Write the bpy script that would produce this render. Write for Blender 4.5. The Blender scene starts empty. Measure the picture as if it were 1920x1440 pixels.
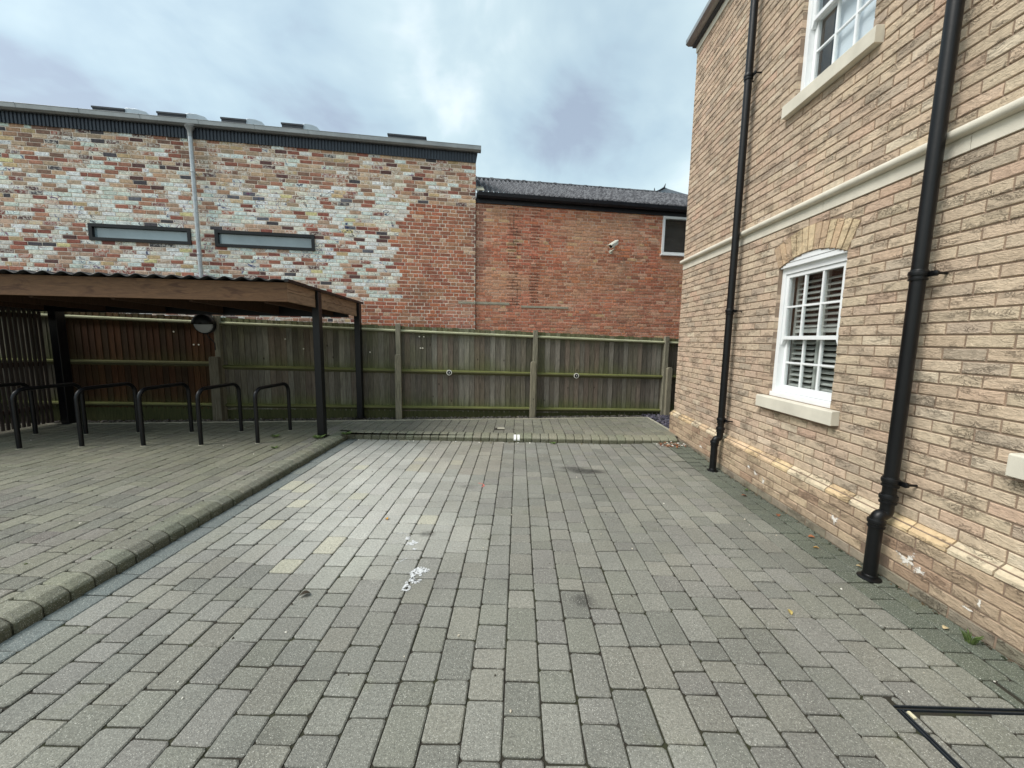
import bpy, math, random
from mathutils import Vector, Matrix, noise
random.seed(7)
S = bpy.context.scene
COL = S.collection
def lin1(c):
    c /= 255.0
    return c/12.92 if c <= 0.04045 else ((c+0.055)/1.055)**2.4
def C(r, g, b, k=1.0):
    return (lin1(r)*k, lin1(g)*k, lin1(b)*k)
def mixc(a, b, t): return tuple(a[i]*(1-t)+b[i]*t for i in range(3))
def jit(c, v, h=0.0):
    k = 1+random.uniform(-v, v)
    return tuple(max(0.005, x*k*(1+random.uniform(-h, h))) for x in c)
def soft(c, d, k=1.0):
    l = .3*c[0]+.55*c[1]+.15*c[2]
    return tuple(min(.86, (x*(1-d)+l*d)*k) for x in c)
def sm(a, b, x):
    t = max(0.0, min(1.0, (x-a)/(b-a))); return t*t*(3-2*t)
def nz(x, y, z=0.0): return noise.noise(Vector((x, y, z)))

# ------------------------------------------------------------------ materials
class NT:
    def __init__(s, name):
        m = bpy.data.materials.new(name); m.use_nodes = True
        s.m = m; s.t = m.node_tree; s.t.nodes.clear()
        s.out = s.t.nodes.new('ShaderNodeOutputMaterial')
        s.b = s.n('ShaderNodeBsdfPrincipled')
        s.l(s.b.outputs[0], s.out.inputs[0])
    def n(s, typ, **kw):
        nd = s.t.nodes.new(typ)
        for k, v in kw.items(): setattr(nd, k, v)
        return nd
    def l(s, a, b): s.t.links.new(a, b)
    def obj(s, scale=(1, 1, 1), rot=(0, 0, 0)):
        tc = s.n('ShaderNodeTexCoord'); mp = s.n('ShaderNodeMapping')
        mp.inputs['Scale'].default_value = scale; mp.inputs['Rotation'].default_value = rot
        s.l(tc.outputs['Object'], mp.inputs[0]); return mp.outputs[0]
    def noise(s, vec, scale, detail=4, rough=.55, dist=0):
        nd = s.n('ShaderNodeTexNoise')
        nd.inputs['Scale'].default_value = scale; nd.inputs['Detail'].default_value = detail
        nd.inputs['Roughness'].default_value = rough; nd.inputs['Distortion'].default_value = dist
        s.l(vec, nd.inputs['Vector']); return nd.outputs['Fac']
    def rng(s, v, a, b, c, d, smooth=False):
        nd = s.n('ShaderNodeMapRange')
        if smooth: nd.interpolation_type = 'SMOOTHSTEP'
        for i, x in enumerate((a, b, c, d)): nd.inputs[i+1].default_value = x
        s.l(v, nd.inputs[0]); return nd.outputs[0]
    def math(s, op, a, b=None):
        nd = s.n('ShaderNodeMath', operation=op)
        for i, x in enumerate((a, b)):
            if x is None: continue
            if isinstance(x, (int, float)): nd.inputs[i].default_value = x
            else: s.l(x, nd.inputs[i])
        return nd.outputs[0]
    def mix(s, f, a, b, blend='MIX'):
        nd = s.n('ShaderNodeMix', data_type='RGBA', blend_type=blend)
        for inp, x in ((0, f), (6, a), (7, b)):
            if isinstance(x, (int, float)): nd.inputs[inp].default_value = x
            elif isinstance(x, tuple): nd.inputs[inp].default_value = (*x, 1)
            else: s.l(x, nd.inputs[inp])
        return nd.outputs[2]
    def attr(s, name='Col'):
        nd = s.n('ShaderNodeAttribute'); nd.attribute_name = name; return nd
    def base(s, c):
        if isinstance(c, tuple): s.b.inputs['Base Color'].default_value = (*c, 1)
        else: s.l(c, s.b.inputs['Base Color'])
    def rough(s, r):
        if isinstance(r, (int, float)): s.b.inputs['Roughness'].default_value = r
        else: s.l(r, s.b.inputs['Roughness'])
    def bump(s, h, dist=.003, strength=1.0):
        nd = s.n('ShaderNodeBump'); nd.inputs['Distance'].default_value = dist
        nd.inputs['Strength'].default_value = strength
        s.l(h, nd.inputs['Height']); s.l(nd.outputs[0], s.b.inputs['Normal'])

def simple(name, col, rough=.5, metal=0.0, var=.12, scale=6, spec=.5, bump=0.0, bscale=60):
    t = NT(name)
    v = t.noise(t.obj(), scale, 5)
    k = t.rng(v, .3, .7, 1-var, 1+var)
    t.base(t.mix(1.0, col, k, 'MULTIPLY')); t.rough(rough)
    t.b.inputs['Metallic'].default_value = metal
    t.b.inputs['Specular IOR Level'].default_value = spec
    if bump: t.bump(t.noise(t.obj(), bscale, 4), bump)
    return t.m

# brick of the buff house : creased hand-made faces
def mat_house_brick():
    t = NT('house_brick'); a = t.attr()
    v = t.obj()
    m1 = t.rng(t.noise(v, 28, 5, .6), .3, .7, .84, 1.15)
    m2 = t.rng(t.noise(v, 1.1, 3), .3, .7, .92, 1.08)
    c = t.mix(1.0, a.outputs['Color'], m1, 'MULTIPLY'); c = t.mix(1.0, c, m2, 'MULTIPLY')
    st = t.obj((6, 8, 21), (.22, 0, 0))
    cr = t.noise(st, 1.6, 4, .55, 2.6)
    ridge = t.math('ABSOLUTE', t.math('SUBTRACT', cr, .5))
    line = t.rng(ridge, 0.0, .045, 1, 0, True)
    mask = t.rng(t.noise(t.obj((3.1, 3.1, 9)), 1.4, 2), .50, .62, 0, 1, True)
    cr = t.math('ADD', t.math('MULTIPLY', cr, t.rng(mask, 0, 1, .55, 1)), 0.0)
    ln = t.math('MULTIPLY', line, mask)
    c = t.mix(t.math('MULTIPLY', ln, .3), c, C(118, 94, 76))
    # pale salts
    pale = t.rng(t.noise(t.obj((5, 5, 16)), 1.5, 5, .7), .60, .74, 0, .5, True)
    c = t.mix(pale, c, C(222, 208, 186))
    t.base(c); t.rough(.9); t.b.inputs['Specular IOR Level'].default_value = .25
    h = t.math('ADD', t.math('MULTIPLY', cr, 1.2), t.math('MULTIPLY', t.noise(v, 120, 3), .25))
    h = t.math('SUBTRACT', h, t.math('MULTIPLY', ln, .8))
    t.bump(h, .014, 1.0)
    return t.m
# old reclaimed brick; alpha of Col marks leftover paint
def mat_old_brick():
    t = NT('old_brick'); a = t.attr(); v = t.obj()
    m1 = t.rng(t.noise(v, 22, 5, .65), .3, .7, .66, 1.30)
    c = t.mix(1.0, a.outputs['Color'], m1, 'MULTIPLY')
    soot = t.rng(t.noise(v, 1.3, 5, .6), .56, .72, 0, .38, True)
    c = t.mix(soot, c, C(92, 74, 66))
    paint = a.outputs['Alpha']
    chip = t.rng(t.noise(v, 16, 5, .7), .60, .68, 0, 1, True)
    c = t.mix(t.math('MULTIPLY', chip, paint), c, C(158, 104, 84))
    half = t.math('MULTIPLY', t.math('MINIMUM', paint, t.math('SUBTRACT', 1.0, paint)), 2.2)
    smear = t.rng(t.noise(v, 24, 5, .7), .46, .56, 0, .85, True)
    c = t.mix(t.math('MULTIPLY', smear, half), c, C(230, 224, 212))
    fine = t.rng(t.noise(v, 60, 4, .7), .3, .7, .82, 1.16); c = t.mix(1.0, c, fine, 'MULTIPLY')
    ink = t.math('ABSOLUTE', t.math('SUBTRACT', t.noise(v, 4.2, 2, .5, 1.2), .5))
    ink = t.rng(ink, 0, .030, 1, 0, True)
    inkm = t.rng(t.noise(v, 2.6, 2), .50, .58, 0, 1, True)
    hue = t.n('ShaderNodeValToRGB'); t.l(t.noise(v, 1.1, 1), hue.inputs[0])
    e = hue.color_ramp.elements
    e[0].position = .40; e[0].color = (.03, .03, .05, 1); e[1].position = .62; e[1].color = (.25, .04, .10, 1)
    x = e.new(.52); x.color = (.03, .06, .22, 1)
    c = t.mix(t.math('MULTIPLY', t.math('MULTIPLY', ink, inkm), paint), c, hue.outputs[0])
    t.base(c); t.rough(.88); t.b.inputs['Specular IOR Level'].default_value = .25
    t.bump(t.noise(v, 45, 5, .65), .006, .8)
    return t.m
def mat_mortar(name, col, var=.18):
    return simple(name, col, .95, 0, var, 9, .2, .004, 90)

STAINS = [(.85, 4.53, .27, .09, .8), (.68, 4.63, .16, .07, .6), (.427, 2.198, .075, .07, .55), (-.72, 2.95, .07, .05, .45),
          (-.54, 3.97, .12, .07, .3), (1.3, 3.0, .30, .3, .12), (-1.0, 1.25, .14, .14, .18)]
def mat_paver(name='paver', stains=True):
    t = NT(name); a = t.attr(); v = t.obj()
    m1 = t.rng(t.noise(v, 75, 5, .8), .33, .67, .66, 1.36)
    m2 = t.rng(t.noise(v, .9, 5, .65), .3, .7, .80, 1.16)
    c = t.mix(1.0, a.outputs['Color'], m1, 'MULTIPLY'); c = t.mix(1.0, c, m2, 'MULTIPLY')
    lich = t.rng(t.noise(v, 2.3, 5, .65), .58, .75, 0, .28, True)
    c = t.mix(lich, c, C(112, 114, 84))
    if stains:
        sep = t.n('ShaderNodeSeparateXYZ'); t.l(v, sep.inputs[0])
        wob = t.math('MULTIPLY', t.math('SUBTRACT', t.noise(v, 9, 4, .6), .5), .9)
        for (x, y, rx, ry, k) in STAINS:
            dx = t.math('MULTIPLY', t.math('SUBTRACT', sep.outputs[0], x), 1/rx)
            dy = t.math('MULTIPLY', t.math('SUBTRACT', sep.outputs[1], y), 1/ry)
            d = t.math('SQRT', t.math('ADD', t.math('MULTIPLY', dx, dx), t.math('MULTIPLY', dy, dy)))
            f = t.rng(t.math('ADD', d, wob), .45, 1.25, k, 0, True)
            c = t.mix(f, c, C(48, 46, 44))
    fl = t.noise(v, 210, 2, .5)
    flk = t.rng(fl, .61, .68, 0, .7, True)
    c = t.mix(flk, c, C(208, 207, 196))
    dk = t.rng(t.noise(t.obj((1.3, 1.1, 1)), 150, 2, .5), .31, .38, .6, 0, True)
    c = t.mix(dk, c, C(58, 58, 52))
    t.base(c); t.rough(t.rng(t.noise(v, 3, 3), .3, .7, .62, .86)); t.b.inputs['Specular IOR Level'].default_value = .35
    h = t.math('ADD', t.noise(v, 160, 3, .6), t.math('MULTIPLY', t.noise(v, 30, 3), .8))
    t.bump(h, .0035, .8)
    return t.m
def mat_joint():
    t = NT('joint_sand'); v = t.obj()
    f = t.rng(t.noise(v, 3.5, 5, .6), .42, .62, 0, 1, True)
    c = t.mix(f, C(50, 46, 38), C(52, 54, 34))
    t.base(c); t.rough(1); t.bump(t.noise(v, 140, 3), .004)
    return t.m
def mat_wood(name, grain=(9, 9, .9), var=.28, rough=.85, knots=True, tint=None):
    """colour attribute x vertical grain; grain is the scale of the stretched noise"""
    t = NT(name); a = t.attr()
    g = t.noise(t.obj(grain), 6, 6, .65, .6)
    k = t.rng(g, .28, .72, 1-var, 1+var)
    c = t.mix(1.0, a.outputs['Color'], k, 'MULTIPLY')
    if knots:
        vo = t.n('ShaderNodeTexVoronoi'); vo.inputs['Scale'].default_value = 1.0
        t.l(t.obj((4.3, 4.3, 2.9)), vo.inputs['Vector'])
        kn = t.rng(vo.outputs['Distance'], .03, .085, .75, 0, True)
        c = t.mix(kn, c, C(38, 30, 24))
    t.base(c); t.rough(rough); t.b.inputs['Specular IOR Level'].default_value = .25
    t.bump(g, .004, .7)
    return t.m
def mat_beam():
    t = NT('beam_timber'); a = t.attr()
    v = t.obj((1.1, 1.1, 9)); g = t.noise(v, 5, 6, .62, 1.6)
    c = t.mix(1.0, a.outputs['Color'], t.rng(g, .28, .72, .7, 1.3), 'MULTIPLY')
    st = t.rng(t.noise(t.obj((1.1, 1.1, 5.5)), 1.9, 5, .6, 1.4), .50, .74, 0, .75, True)
    c = t.mix(st, c, C(66, 38, 22))
    t.base(c); t.rough(.75); t.bump(g, .003, .6); return t.m
def mat_glass():
    t = NT('window_glass'); t.t.nodes.remove(t.b)
    tr = t.n('ShaderNodeBsdfTransparent'); tr.inputs[0].default_value = (.93, .95, .95, 1)
    gl = t.n('ShaderNodeBsdfGlossy'); gl.inputs['Roughness'].default_value = .015
    fr = t.n('ShaderNodeFresnel'); fr.inputs[0].default_value = 1.7
    wv = t.noise(t.obj(), 1.6, 1)
    bp = t.n('ShaderNodeBump'); bp.inputs['Distance'].default_value = .004; t.l(wv, bp.inputs['Height'])
    t.l(bp.outputs[0], gl.inputs['Normal'])
    ge = t.n('ShaderNodeNewGeometry'); ff = t.math('MULTIPLY', fr.outputs[0], t.math('SUBTRACT', 1.0, ge.outputs['Backfacing']))
    mx = t.n('ShaderNodeMixShader'); t.l(ff, mx.inputs[0]); t.l(tr.outputs[0], mx.inputs[1]); t.l(gl.outputs[0], mx.inputs[2])
    t.l(mx.outputs[0], t.out.inputs[0]); return t.m
def mat_bloom():
    t = NT('salt_bloom'); a = t.attr(); v = t.obj()
    f = t.math('ADD', a.outputs['Alpha'], t.math('MULTIPLY', t.math('SUBTRACT', t.noise(v, 60, 5, .7), .5), 2.4))
    t.base(C(232, 226, 216)); t.rough(.95)
    al = t.rng(f, .18, .62, 0, 1, True); t.l(al, t.b.inputs['Alpha']); return t.m
def mat_corrugated():
    t = NT('fibre_cement'); v = t.obj()
    f = t.noise(v, 9, 6, .72)
    c = t.mix(t.rng(f, .42, .62, 0, 1, True), C(60, 60, 64), C(110, 111, 114))
    li = t.rng(t.noise(v, 26, 4, .6), .64, .72, 0, .6, True)
    c = t.mix(li, c, C(196, 198, 192))
    mo = t.rng(t.noise(v, 14, 4, .6), .62, .70, 0, .6, True)
    c = t.mix(mo, c, C(46, 50, 46))
    t.base(c); t.rough(.9); t.bump(f, .01); return t.m
def mat_attr(name, rough=.8, var=.15, scale=30, spec=.3, bump=0):
    t = NT(name); a = t.attr()
    k = t.rng(t.noise(t.obj(), scale, 4), .3, .7, 1-var, 1+var)
    t.base(t.mix(1.0, a.outputs['Color'], k, 'MULTIPLY')); t.rough(rough)
    t.b.inputs['Specular IOR Level'].default_value = spec
    if bump: t.bump(t.noise(t.obj(), scale*3, 3), bump)
    return t.m

def mat_thin():
    t = NT('thin_paint'); v = t.obj(); t.base(C(216, 218, 218)); t.rough(.7)
    al = t.rng(t.noise(v, 55, 5, .75), .40, .52, 0, .95, True); t.l(al, t.b.inputs['Alpha']); return t.m
M = dict(thin=mat_thin(),
 house=mat_house_brick(), old=mat_old_brick(), paver=mat_paver(), paver2=mat_paver('raised_paver', False), joint=mat_joint(),
 mortar=mat_mortar('house_mortar', C(146, 127, 110)), mortar_pale=mat_mortar('pale_mortar', C(236, 220, 204)),
 mortar_old=mat_mortar('old_mortar', C(206, 176, 156)),
 stone=simple('cast_stone', C(214, 208, 192), .85, 0, .10, 5, .3, .0015, 200),
 stone2=simple('cream_render', C(226, 220, 204), .8, 0, .05, 3, .3),
 white=simple('white_paint', C(236, 238, 238), .35, 0, .04, 5, .5),
 black=simple('black_plastic', C(13, 14, 16), .40, 0, .3, 5, .35, .0008, 30),
 blacksteel=simple('black_steel', C(9, 9, 13), .36, 0, .3, 12, .4, .0006, 90),
 cladding=simple('dark_cladding', C(60, 66, 74), .5, .2, .12, 3, .4),
 zinc=simple('zinc_gutter', C(158, 160, 160), .45, .6, .12, 4),
 galv=simple('galvanised', C(184, 188, 190), .42, .4, .16, 14),
 blackpitch=simple('black_bitumen', C(24, 26, 34), .5, 0, .3, 6, .4, .006, 14),
 glass=mat_glass(), corr=mat_corrugated(),
 shroof=simple('roof_sheet_black', C(26, 27, 28), .55, .3, .2, 5),
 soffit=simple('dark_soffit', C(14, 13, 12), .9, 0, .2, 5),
 fence=mat_wood('fence_timber', (22, 22, .8), .62), rail=mat_wood('rail_timber', (.9, .9, 14), .22, knots=False), beam=mat_beam(),
 slat=mat_wood('slat_timber', (14, 14, .8), .3), paint=mat_attr('splashed_paint', .6, .08),
 slate=mat_attr('slate_chip', .6, .25, 20, .5), leaf=mat_attr('leaf', .7, .3, 60), metal=simple('cover_metal', C(58, 66, 74), .4, .6, .2, 20),
 dirt=simple('dirt', C(60, 56, 48), 1, 0, .3, 3, .2, .02, 6), room=simple('room_dark', C(70, 66, 64), .9), shutter=simple('shutter_white', C(186, 186, 180), .5, 0, .03),
 blind=simple('blind_fabric', C(228, 232, 238), .7, 0, .03), concrete=simple('old_concrete', C(168, 164, 146), .9, 0, .2, 7, .2, .004, 60),
 lens=simple('lamp_lens', C(168, 170, 172), .35, 0, .04), cctv=simple('camera_casing', C(222, 222, 208), .4, 0, .06), dark=simple('dark_glass', C(16, 18, 20), .12),
 roofing=simple('dark_roofing', C(70, 72, 76), .8), greyroof=simple('grey_slate_roof', C(140, 148, 156), .7, 0, .08, 5), redbrick=mat_mortar('plain_brickwork', C(150, 100, 80)),
)

# ------------------------------------------------------------------ mesh builder
class MB:
    def __init__(s): s.v = []; s.f = []; s.c = []
    def add(s, vs, fs, col=(.5, .5, .5), a=0.0):
        o = len(s.v); s.v += [tuple(x) for x in vs]; s.f += [tuple(i+o for i in f) for f in fs]
        if col and isinstance(col[0], (tuple, list)): s.c += [(*c[:3], a) for c in col]
        else: s.c += [(*col[:3], a)]*len(vs)
    def obox(s, o, ax, ay, az, col=(.5, .5, .5), a=0.0):
        o, ax, ay, az = map(Vector, (o, ax, ay, az))
        p = [o, o+ax, o+ax+ay, o+ay]; p += [q+az for q in p]
        f = [(0, 3, 2, 1), (4, 5, 6, 7), (0, 1, 5, 4), (1, 2, 6, 5), (2, 3, 7, 6), (3, 0, 4, 7)]
        if ax.cross(ay).dot(az) < 0: f = [tuple(reversed(q)) for q in f]
        s.add(p, f, col, a)
    def box(s, x0, x1, y0, y1, z0, z1, col=(.5, .5, .5)):
        s.obox((x0, y0, z0), (x1-x0, 0, 0), (0, y1-y0, 0), (0, 0, z1-z0), col)
    def tube(s, path, r, n=14, col=(.5, .5, .5), cap=True):
        pts = [Vector(p) for p in path]; rs = r if isinstance(r, list) else [r]*len(pts)
        up = None; vs = []
        for i, p in enumerate(pts):
            d = (pts[min(i+1, len(pts)-1)]-pts[max(i-1, 0)]).normalized()
            if up is None:
                up = Vector((0, 0, 1)) if abs(d.z) < .9 else Vector((1, 0, 0))
            a = (up-d*up.dot(d)).normalized(); up = a; b = d.cross(a)
            for k in range(n):
                t = 2*math.pi*k/n; vs.append(p+(a*math.cos(t)+b*math.sin(t))*rs[i])
        fs = []
        for i in range(len(pts)-1):
            for k in range(n):
                k2 = (k+1) % n; fs.append((i*n+k, i*n+k2, (i+1)*n+k2, (i+1)*n+k))
        if cap:
            fs.append(tuple(reversed(range(n)))); fs.append(tuple(range((len(pts)-1)*n, len(pts)*n)))
        s.add(vs, fs, col)
    def lathe(s, base, prof, n=20, col=(.5, .5, .5), axis=(0, 0, 1)):
        """prof: list of (radius, height)"""
        ax = Vector(axis).normalized(); t0 = Vector((1, 0, 0)) if abs(ax.x) < .9 else Vector((0, 1, 0))
        a = (t0-ax*t0.dot(ax)).normalized(); b = ax.cross(a); base = Vector(base)
        vs = [base+ax*h+(a*math.cos(2*math.pi*k/n)+b*math.sin(2*math.pi*k/n))*r for r, h in prof for k in range(n)]
        fs = [(i*n+k, i*n+(k+1) % n, (i+1)*n+(k+1) % n, (i+1)*n+k) for i in range(len(prof)-1) for k in range(n)]
        fs.append(tuple(reversed(range(n)))); fs.append(tuple(range((len(prof)-1)*n, len(prof)*n)))
        s.add(vs, fs, col)
    def extrude(s, poly, o, u, w, axis, col=(.5, .5, .5)):
        """poly (a,b) in plane (u,w) at o, swept by vector axis"""
        o, u, w, axis = map(Vector, (o, u, w, axis)); n = len(poly)
        v0 = [o+u*a+w*b for a, b in poly]; vs = v0+[p+axis for p in v0]
        fs = [(i, (i+1) % n, n+(i+1) % n, n+i) for i in range(n)]+[tuple(reversed(range(n))), tuple(range(n, 2*n))]
        s.add(vs, fs, col)
    def build(s, name, mat, parent=None, label=None, smooth=False, bevel=0, kind=None, fixn=False):
        me = bpy.data.meshes.new(name); off = Vector((0, 0, 0)); p = parent
        while p is not None: off += p.location; p = p.parent
        me.from_pydata([tuple(Vector(v)-off) for v in s.v], [], s.f)
        at = me.color_attributes.new('Col', 'FLOAT_COLOR', 'POINT')
        at.data.foreach_set('color', [x for c in s.c for x in c])
        me.materials.append(mat if not isinstance(mat, str) else M[mat])
        if fixn:
            import bmesh
            bm = bmesh.new(); bm.from_mesh(me); bmesh.ops.recalc_face_normals(bm, faces=bm.faces); bm.to_mesh(me); bm.free()
        if smooth:
            me.polygons.foreach_set('use_smooth', [True]*len(me.polygons))
        me.update()
        o = bpy.data.objects.new(name, me); COL.objects.link(o)
        if parent is not None: o.parent = parent
        if smooth:
            try: me.set_sharp_from_angle(angle=math.radians(40))
            except Exception: pass
        if bevel:
            md = o.modifiers.new('bevel', 'BEVEL'); md.width = bevel; md.segments = 2; md.limit_method = 'ANGLE'
        if label: o['label'] = label
        if kind: o['kind'] = kind
        return o
def tag(o, label, cat, group=None, kind=None):
    o['label'] = label; o['category'] = cat
    if group: o['group'] = group
    if kind: o['kind'] = kind
    return o
def thing(name, loc, label, cat, group=None):
    o = bpy.data.objects.new(name, None); COL.objects.link(o); o.location = loc; o.empty_display_size = .2
    return tag(o, label, cat, group)
def struct(o): o['kind'] = 'structure'; return o

# ------------------------------------------------------------------ brickwork
def brick_box(mb, P, u, n, u0, u1, z0, z1, depth, col, a=0.0, ch=.003, jt=0.0):
    """P origin (z=0), u along wall, n outward; front face on the plane P"""
    r = (lambda: random.uniform(-jt, jt)) if jt else (lambda: 0.0)
    if u1-u0 < .02: return
    def pt(uu, zz, d): return P+u*uu+n*d+Vector((0, 0, zz))
    f = r()*.8
    q = [(u0+r(), z0+r()), (u1+r(), z0+r()), (u1+r(), z1+r()), (u0+r(), z1+r())]
    c = min(ch, (u1-u0)*.2)
    inn = [(q[0][0]+c, q[0][1]+c), (q[1][0]-c, q[1][1]+c), (q[2][0]-c, q[2][1]-c), (q[3][0]+c, q[3][1]-c)]
    vs = [pt(x, y, f) for x, y in inn]+[pt(x, y, f-c) for x, y in q]+[pt(x, y, -depth) for x, y in q]
    fs = [(0, 1, 2, 3)]
    for i in range(4):
        j = (i+1) % 4
        fs.append((4+i, 4+j, j, i)); fs.append((8+i, 8+j, 4+j, 4+i))
    if u.cross(Vector((0, 0, 1))).dot(n) < 0: fs = [tuple(reversed(k)) for k in fs]
    mb.add(vs, fs, col, a)
def brick_wall(mb, P, u, n, u0, u1, z0, nc, gauge, colf, holes, depth=.1, bl=.215, jn=.010, flemish=False, jt=0.0, ch=.003, phase=0.0):
    for k in range(nc):
        za = z0+k*gauge+jn/2; zb = z0+(k+1)*gauge-jn/2; zc = (za+zb)/2
        hs = holes(zc)
        x = u0-phase-((bl+jn)/2 if k % 2 else 0)
        if flemish: x = u0-((bl+jn)*.75 if k % 2 else 0)
        i = 0
        while x < u1:
            L = bl
            fl = flemish(x, zc) if callable(flemish) else flemish
            if fl and i % 2: L = (bl-jn)/2
            if random.random() < .10 and jt > .003: L = (bl-jn)/2
            a, b = max(x, u0), min(x+L, u1); x += L+jn; i += 1
            if b-a < .03: continue
            segs = [(a, b)]
            for (h0, h1) in hs:
                ns = []
                for (p, q) in segs:
                    if q <= h0 or p >= h1: ns.append((p, q)); continue
                    if p < h0: ns.append((p, h0))
                    if q > h1: ns.append((h1, q))
                segs = ns
            for (p, q) in segs:
                if q-p < .025: continue
                c, al = colf((p+q)/2, zc, q-p)
                brick_box(mb, P, u, n, p, q, za, zb, depth, c, al, ch, jt)
def wall_back(mb, P, u, n, u0, u1, z0, z1, rects, d0, d1, col=(.5, .5, .5)):
    """slab from depth d0 to d1 behind the plane with rectangular openings"""
    us = sorted(set([u0, u1]+[r[0] for r in rects]+[r[1] for r in rects]))
    zs = sorted(set([z0, z1]+[r[2] for r in rects]+[r[3] for r in rects]))
    us = [x for x in us if u0 <= x <= u1]; zs = [x for x in zs if z0 <= x <= z1]
    solid = lambda i, j: 0 <= i < len(us)-1 and 0 <= j < len(zs)-1 and not any(r[0] < (us[i]+us[i+1])/2 < r[1] and r[2] < (zs[j]+zs[j+1])/2 < r[3] for r in rects)
    def pt(a, z, d): return P+u*a-n*d+Vector((0, 0, z))
    for i in range(len(us)-1):
        for j in range(len(zs)-1):
            if not solid(i, j): continue
            a, b, c, d = us[i], us[i+1], zs[j], zs[j+1]
            mb.add([pt(a, c, d0), pt(b, c, d0), pt(b, d, d0), pt(a, d, d0)], [(0, 1, 2, 3)], col)
            mb.add([pt(a, c, d1), pt(b, c, d1), pt(b, d, d1), pt(a, d, d1)], [(3, 2, 1, 0)], col)
            for (di, dj, p, q) in ((-1, 0, (a, c), (a, d)), (1, 0, (b, c), (b, d)), (0, -1, (a, c), (b, c)), (0, 1, (a, d), (b, d))):
                if not solid(i+di, j+dj):
                    mb.add([pt(*p, d0), pt(*q, d0), pt(*q, d1), pt(*p, d1)], [(0, 1, 2, 3)], col)
Z = Vector((0, 0, 1))

# ================================================================== ground
def hz(x, y): return .045*sm(4.3, 5.6, y)*sm(1.5, 2.5, x)
g = MB(); g.add([(-400, -400, -.12), (400, -400, -.12), (400, 400, -.12), (-400, 400, -.12)], [(0, 1, 2, 3)])
struct(g.build('ground', 'dirt'))
RE = lambda x: 7.03+.14*x                   # rear edge of the raised paving
def block(mb, x0, x1, y0, y1, z, col, ch=.006, th=.05):
    j = lambda: random.uniform(-.0022, .0022)
    q = [(x0+j(), y0+j()), (x1+j(), y0+j()), (x1+j(), y1+j()), (x0+j(), y1+j())]
    t = [random.uniform(-.0016, .0016) for _ in range(2)]; zz = z+random.uniform(-.0018, .0018)
    cx, cy = (x0+x1)/2, (y0+y1)/2
    h = lambda x, y: zz+t[0]*(x-cx)/.1+t[1]*(y-cy)/.1
    # octagonal plan: tumbled corners
    k = [random.uniform(.004, .014) for _ in range(4)]
    pl = []
    for i in range(4):
        p = Vector((*q[i], 0)); a = (Vector((*q[i-1], 0))-p).normalized(); b = (Vector((*q[(i+1) % 4], 0))-p).normalized()
        pl += [p+a*k[i], p+b*k[i]]
    cc = Vector((cx, cy, 0)); n = 8
    inn = []
    for p in pl:
        d = (cc-p); d = Vector((math.copysign(ch, d.x), math.copysign(ch, d.y), 0)); inn.append(p+d)
    vs = [(p.x, p.y, h(p.x, p.y)) for p in inn]+[(p.x, p.y, h(p.x, p.y)-ch*.8) for p in pl]+[(p.x, p.y, z-th) for p in pl]
    dk = tuple(x*.8 for x in col)
    fs = [tuple(range(n))]
    for i in range(n):
        jx = (i+1) % n; fs.append((n+i, n+jx, jx, i)); fs.append((2*n+i, 2*n+jx, n+jx, n+i))
    mb.add(vs, fs, [col]*n+[dk]*n+[dk]*n)
GREY = C(129, 128, 114)
def bay_col(x, y):
    c = mixc(GREY, random.choice([C(126, 128, 116), C(140, 140, 134), C(132, 128, 128), C(146, 142, 130), C(120, 122, 118)]), .45)
    b = math.exp(-((x+1.55+.25*(y-4))/1.0)**2)*sm(1.9, 3.2, y)*(1-sm(5.3, 5.8, y)*.5)
    b = max(0, b+.25*nz(x*1.3, y*1.3))*sm(.05, .4, b)
    c = mixc(c, C(200, 199, 188), min(.75, b*.8))
    if b > .25 and random.random() < .1: c = mixc(c, C(206, 200, 160), .5)
    if -1.4 < x < -.2 and y > 4.4: c = mixc(c, C(176, 158, 130), .28)
    c = mixc(c, C(96, 100, 80), .35*sm(1.7, 2.5, x))
    return jit(mixc(soft(c, .3), C(126, 125, 110), .22), .10, .006)
MH = (1.70, 2.30, .93, 1.545)                 # recessed cover opening
mb = MB()
x = -2.64+.004; row = 0
pitch = .1625
while x < 2.55:
    w = pitch-.0062
    if x+w > 2.545: w = 2.545-x
    if w < .03: break
    y = -1.6+random.uniform(-.1, 0); first = row == 0
    lastrow = x+pitch > 2.40
    while y < 5.80:
        L = .205 if first else random.choice([.115, .16, .16, .24, .24, .16])
        y2 = min(y+L, 5.815)
        if y2-y > .03:
            cx, cy = x+w/2, (y+y2)/2
            c = bay_col(cx, cy)
            if first: c = mixc(c, C(96, 106, 106), .75)
            if lastrow: c = mixc(c, C(78, 88, 74), .65)
            hz0 = hz(cx, cy)
            parts = [(x, x+w, y, y2)]
            if x < MH[1] and x+w > MH[0] and y < MH[3] and y2 > MH[2]:
                parts = []; g_ = .014
                if x < MH[0]-.02: parts.append((x, MH[0]-g_, y, y2))
                if x+w > MH[1]+.02: parts.append((MH[1]+g_, x+w, y, y2))
                a, b = max(x, MH[0]+g_), min(x+w, MH[1]-g_)
                if b-a > .02:
                    if y < MH[2]-.02: parts.append((a, b, y, MH[2]-g_))
                    if y2 > MH[3]+.02: parts.append((a, b, MH[3]+g_, y2))
                    parts.append((a, b, max(y, MH[2]+g_), min(y2, MH[3]-g_)))
            for (a, b, p, q) in parts:
                if b-a > .014 and q-p > .014: block(mb, a, b, p, q, hz0, c)
        y = y2+.0062 if y2 < 5.81 else 9
    x += pitch; row += 1
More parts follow.
